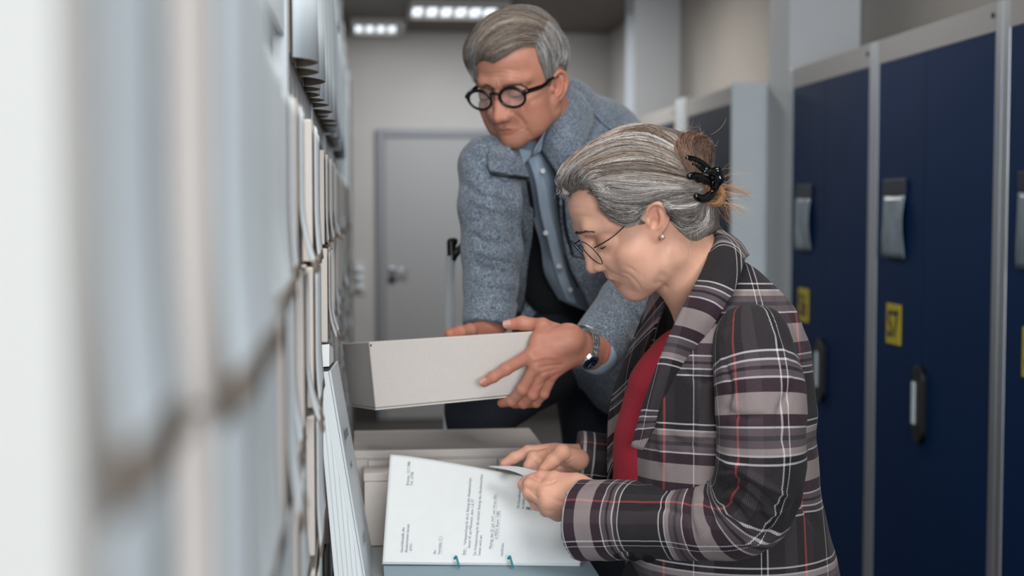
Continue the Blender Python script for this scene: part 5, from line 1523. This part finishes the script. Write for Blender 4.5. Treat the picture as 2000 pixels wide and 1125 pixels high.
# jacket collar, zip edges, chest pocket, cuff shirt
wz = dict(nr=24, nc=12, thick=.006)
sheet('jacket_collar', [[(1112, 172, 2.66), (1140, 190, 2.655), (1160, 232, 2.66)], [(1090, 216, 2.60), (1120, 236, 2.59), (1142, 276, 2.60)], [(1072, 252, 2.578), (1098, 282, 2.570), (1120, 314, 2.585)], [(1058, 292, 2.600), (1076, 318, 2.59), (1094, 348, 2.60)]], M['wool'], personM, **wz)
bvJ = bvh_of([JACM])
def on_jacket(pts, off, n=None):
    pts = catmull(pts, n) if n else pts; out = []; last = 2.6
    for x, y in pts:
        p, nn, hit = ray_px(bvJ, x, y, last)
        if hit and abs((p - CAM) @ FW - last) < .25: last = (p - CAM) @ FW
        out.append(P(x, y, last - off))
    return smooth3(out)
def smooth3(o):
    o = np.array(o)
    for _ in range(3): o[1:-1] = .25 * o[:-2] + .5 * o[1:-1] + .25 * o[2:]
    return list(o)
rows_c = [[(968, 262), (975, 275), (990, 285)], [(958, 290), (978, 296), (1003, 298)], [(953, 315), (982, 320), (1016, 322)], [(958, 335), (990, 341), (1030, 345)]]
sheet('jacket_collar', [[tuple(q) for q in on_jacket(r_, .012)] for r_ in rows_c], M['wool'], personM, **wz)
for nm_, ln, rr_, off in (('zip', [(1030, 347), (1039, 400), (1042, 450), (1036, 520), (1026, 580), (1010, 626)], .0040, .002), ('zip', [(1091, 352), (1095, 430), (1106, 500), (1140, 585), (1176, 680)], .003, .002),
                      ('pocket_zip', [(1100, 385), (1104, 440), (1118, 498)], .0032, .0), ('pocket_seam', [(1118, 500), (1150, 506), (1185, 505)], .0016, .0), ('collar_zip', [(958, 338), (992, 344), (1028, 348)], .0030, .010),
                      ('shoulder_seam', [(1125, 222), (1150, 216), (1172, 238), (1195, 256)], .0014, .0)):
    b = MB(); b.tube(on_jacket(ln, off, 26), rr_, 8); child(b.build(nm_, M['zip'], smooth=True), personM)
f = bodyfield([(1120, 650, 2.24), (1200, 720, 2.34)], .002, .02)
f.cone(P(1166, 693, 2.295), P(1192, 662, 2.345), .0325, .034, .004); V, Q = f.mesh(); 
child(mesh_obj('shirt_cuff', V, Q, M['shirt'], None, True), personM)
# watch
w_c = P(1134, 677, 2.257); w_ax = nrm(P(1165, 690, 2.285) - P(1118, 674, 2.235))
M['watchsteel'] = mat('watch_steel', 'cfd2d4', .22, .95); M['dial'] = mat('watch_dial', '0b1c33', .2)
wX = nrm(-FW - w_ax * (-(FW @ w_ax))); wY = np.cross(w_ax, wX)
if wY @ UP > 0: wY = -wY
wt = empty('wristwatch', tuple(w_c)); wt['label'] = 'steel wristwatch with dark blue dial'; 
for i in range(26):
    a = 2 * math.pi * i / 26
    if abs(((a - .50 + math.pi) % (2 * math.pi)) - math.pi) < .42: continue
    for j in (-1, 0, 1):
        b = MB(); cc = w_c + (wX * math.cos(a) * .0300 + wY * math.sin(a) * .0335) + w_ax * j * .0060
        rad = nrm(wX * math.cos(a) + wY * math.sin(a)); tg = np.cross(w_ax, rad)
        hx, hy, hz2 = w_ax * .0027, tg * .0036, rad * .0012
        b.hexa([cc - hx + hy + hz2, cc + hx + hy + hz2, cc + hx - hy + hz2, cc - hx - hy + hz2, cc - hx + hy - hz2, cc + hx + hy - hz2, cc + hx - hy - hz2, cc - hx - hy - hz2])
        if j == -1: lk = MB()
        lk.add(b.v, b.f)
        if j == 1: lk.build('band_link', M['watchsteel'], wt, bevel=.0006)
a = .50; rad = nrm(wX * math.cos(a) + wY * math.sin(a)); cc = w_c + (wX * math.cos(a) * .0300 + wY * math.sin(a) * .0335)
b = MB(); b.cyl(cc - rad * .003, cc + rad * .0045, .0160, 32, r2=.0150); b.build('case', M['watchsteel'], wt, smooth=False, bevel=.0008)
b = MB(); b.cyl(cc + rad * .0046, cc + rad * .0050, .0125, 32); b.build('dial', M['dial'], wt)
tgx = nrm(np.cross(rad, w_ax))
b = MB()
for k in range(12):
    q = math.pi * 2 * k / 12; dd = tgx * math.cos(q) + w_ax * math.sin(q); b.tube([cc + rad * .0053 + dd * .0095, cc + rad * .0053 + dd * .0115], .00035, 4)
for q, L in ((.9, .006), (2.9, .009)):
    dd = tgx * math.cos(q) + w_ax * math.sin(q); b.tube([cc + rad * .0055, cc + rad * .0055 + dd * L], .0004, 4)
b.build('hands_and_marks', M['watchsteel'], wt)
b = MB(); b.cyl(cc - w_ax * .0155 + rad * .001, cc - w_ax * .019 + rad * .001, .0022, 12); b.build('crown', M['watchsteel'], wt)
child(wt, personM)
# nails
M['nail'] = mat('fingernail', 'b58474', .35)
for c, a1, L, Wd, nm in (((943, 744, 2.1985), (930, 752, 2.2), .0115, .0105, personM), ((990, 633, 2.2345), (975, 636, 2.24), .013, .012, personM)):
    al = P(a1[0], a1[1], c[2]) - P(*c); ac = np.cross(al, FW); G, F4 = nail_mesh(P(*c), al, ac, L, Wd, .0080)
    child(mesh_obj('fingernail', G, F4, M['nail'], None, True), nm)

# ---- the woman's clothes
part('blazer', JACW[:2], M['plaid'], personW, JACW[2])
part('blazer_sleeve', SLVW[:2], M['plaid2'], personW, SLVW[2]); part('blazer_sleeve', SLVF[:2], M['plaid2'], personW, SLVF[2])
part('red_jumper', RED, M['red'], personW); part('trousers', SKRT, M['skirt'], personW); part('shoes', SHOW, M['black'], personW)
sheet('lapel', [[(1372, 476, 2.01), (1396, 448, 2.0), (1440, 470, 1.98), (1462, 500, 1.95)], [(1386, 492, 1.93), (1408, 480, 1.905), (1432, 488, 1.89), (1452, 512, 1.885)], [(1372, 530, 1.89), (1398, 536, 1.868), (1420, 548, 1.858), (1436, 562, 1.86)],
                [(1346, 580, 1.872), (1368, 590, 1.852), (1388, 604, 1.845), (1400, 622, 1.85)], [(1320, 630, 1.866), (1342, 642, 1.852), (1362, 656, 1.850), (1376, 672, 1.86)],
                [(1290, 700, 1.87), (1306, 708, 1.860), (1322, 718, 1.862), (1336, 730, 1.868)], [(1258, 790, 1.88), (1268, 796, 1.872), (1280, 802, 1.876), (1292, 808, 1.88)], [(1234, 872, 1.89), (1240, 874, 1.886), (1246, 876, 1.888), (1254, 878, 1.89)]],
      M['plaid3'], personW, nr=70, nc=16, thick=.0045, uvrot=.25)
sheet('lapel', [[(1290, 548, 2.03), (1276, 566, 2.06), (1268, 588, 2.08)], [(1298, 590, 2.01), (1276, 610, 2.05), (1250, 640, 2.09)], [(1276, 650, 2.04), (1256, 664, 2.06), (1228, 690, 2.09)], [(1248, 720, 2.05), (1230, 730, 2.07), (1204, 750, 2.09)],
                [(1236, 790, 2.06), (1214, 800, 2.08), (1190, 810, 2.09)], [(1222, 850, 2.07), (1206, 856, 2.08), (1188, 864, 2.09)], [(1206, 910, 2.08), (1196, 925, 2.085), (1188, 945, 2.09)]],
      M['plaid3'], personW, nr=60, nc=14, thick=.0045, uvrot=-.25, uvoff=(.05, .02))
sheet('blazer_front', [[(1268, 588, 2.08), (1330, 600, 2.15)], [(1228, 690, 2.09), (1330, 700, 2.16)], [(1190, 810, 2.09), (1300, 820, 2.16)], [(1188, 945, 2.09), (1300, 950, 2.16)], [(1186, 1060, 2.09), (1300, 1060, 2.16)]], M['plaid'], personW, nr=30, nc=14, thick=.004)
M['button'] = mat('dark_button', '1c1613', .3)
for x, y, d in ((1210, 1081, 1.912), (1239, 1085, 1.900), (1268, 1088, 1.890)):
    p = P(x, y, d); nn = nrm(-FW * .75 - UP * .65); b = MB(); b.cyl(p, p + nn * .0035, .0085, 20); 
    bt = b.build('button', M['button'], bevel=.001); child(bt, personW)
# ------------------------------------------------------------ hair and worn things on the persons
M['capM'] = mat('hair_mass_man', '5d5049', .7, hex2='7d746e', scale=90)
M['capW'] = mat('hair_mass_woman', '4f4745', .7, hex2='5e5653', scale=200)
M['clip'] = mat('clip_plastic', '060607', .12)
hm = mesh_obj('hair', capM[0], capM[1], M['capM'], None, True); child(hm, personM)
strands('hair_strands', stM, cM, .00028, personM, M['hair'])
hw_ = mesh_obj('hair', np.vstack([capW[0], Vb]), np.vstack([capW[1], Qb + len(capW[0])]), M['capW'], None, True); child(hw_, personW)
strands('hair_strands', stW, cW, rW, personW, M['hair'])
# brows
bs = brow_strands([(945, 172), (952, 168), (962, 171), (968, 175)][::-1], 70, 6, (3.4, 3.9), bvF, 2.45, 1); n1 = len(bs)
bs += brow_strands([(982, 172), (1000, 166), (1016, 166), (1026, 172)], 110, 6, (-.5, .4), bvF, 2.45, 2)
strands('eyebrow', bs, pick(['4a3a32', '6b5a50', '3a2d27'], len(bs), 3), .00038, personM, M['hair'])
bs = brow_strands(w_px([(125, 452), (160, 448), (230, 432), (300, 432)]), 150, 6, (-.5, .15), bvG, 1.9, 4, 1.3)
strands('eyebrow', bs, pick(['4a3628', '5d473a', '6e5a4c'], len(bs), 5), .00026, personW, M['hair'])
lashes('eyelashes', mw, KM, personM, (-1, 1), .0050, .0011)
lashes('eyelashes', ww, KW, personW, (1, -1), .0048, .0011)
glasses(mw, KM, personM, 'black round acetate glasses',   .1015, .0335, .0115, .0240, .0190, .0024, .12, .0027, [(.060, .074, .014), (.025, .074, .015), (-.005, .073, .010)], M['frameblack'], M['lens'], 1.35, 1.3)
glasses(ww, KW, personW, 'thin dark wire glasses',   .1034, .031, .0155, .0225, .0205, .00065, .22, .0007, [(.072, .061, .024), (.042, .067, .032), (.010, .069, .041)], M['wire'], M['lens'])
# earring
b = MB(); e0 = ww(.0165, KW['earw'] + .0075, -.0075)
f = Field(e0 - .008, e0 + .008, .0007); f.ell(e0, (.0036, .0036, .0036), k=.001); V, Q = f.mesh()
child(mesh_obj('earring', V, Q, mat('earring_metal', 'd8b8a8', .2, .6), None, True), personW)
# claw clip
def px3(pts, d, n):
    out = []
    for x, y in catmull(pts, n):
        p, nn, hit = ray_px(bvW, x, y, 1.90); dd = (p - CAM) @ FW if hit else 1.91
        out.append(P(x, y, min(dd, 1.93) - .0035))
    return smooth3(out)
def smooth3(o):
    o = np.array(o)
    for _ in range(3): o[1:-1] = .25 * o[:-2] + .5 * o[1:-1] + .25 * o[2:]
    return list(o)
f = Field(np.minimum(P(1325, 405, 1.84), P(1420, 295, 1.99)) - .02, np.maximum(P(1325, 405, 1.86), P(1420, 295, 1.99)) + .02, .0012)
for line, d, r0, r1 in (([(1342, 309), (1360, 314), (1378, 327), (1392, 345)], [1.915, 1.900, 1.898, 1.905], .0036, .0056), ([(1350, 320), (1368, 330), (1384, 345), (1392, 356)], [1.905, 1.898, 1.898, 1.905], .0020, .0042),
                        ([(1346, 345), (1356, 343), (1374, 349), (1390, 358)], [1.905, 1.898, 1.896, 1.902], .0036, .0056), ([(1360, 384), (1373, 389), (1388, 381), (1396, 362)], [1.905, 1.900, 1.898, 1.902], .0042, .0060),
                        ([(1362, 352), (1380, 350), (1392, 356)], [1.90, 1.897, 1.902], .003, .004), ([(1392, 366), (1398, 350), (1396, 336)], [1.902, 1.898, 1.90], .0045, .006)):
    pts = px3(line, d, 12); f.chain(pts, list(np.linspace(r0, r1, 12) * 1.15), .0015)
f.chain([P(1386, 337, 1.89), P(1401, 334, 1.888), P(1406, 350, 1.89), P(1398, 366, 1.892)], [.005, .0055, .0055, .004], .004)
V, Q = f.mesh(); child(mesh_obj('hair_clip', V, Q, M['clip'], None, True), personW)
if 'PEOPLE_DONE' not in globals():
    a = mesh_obj('person', MAN['V'][0], MAN['Q'][0], SKM, None, True); set_tone(a, TM)
    b_ = mesh_obj('person', Vw2, WQh, SKW, None, True); set_tone(b_, TW)
    personM, personW = a, b_
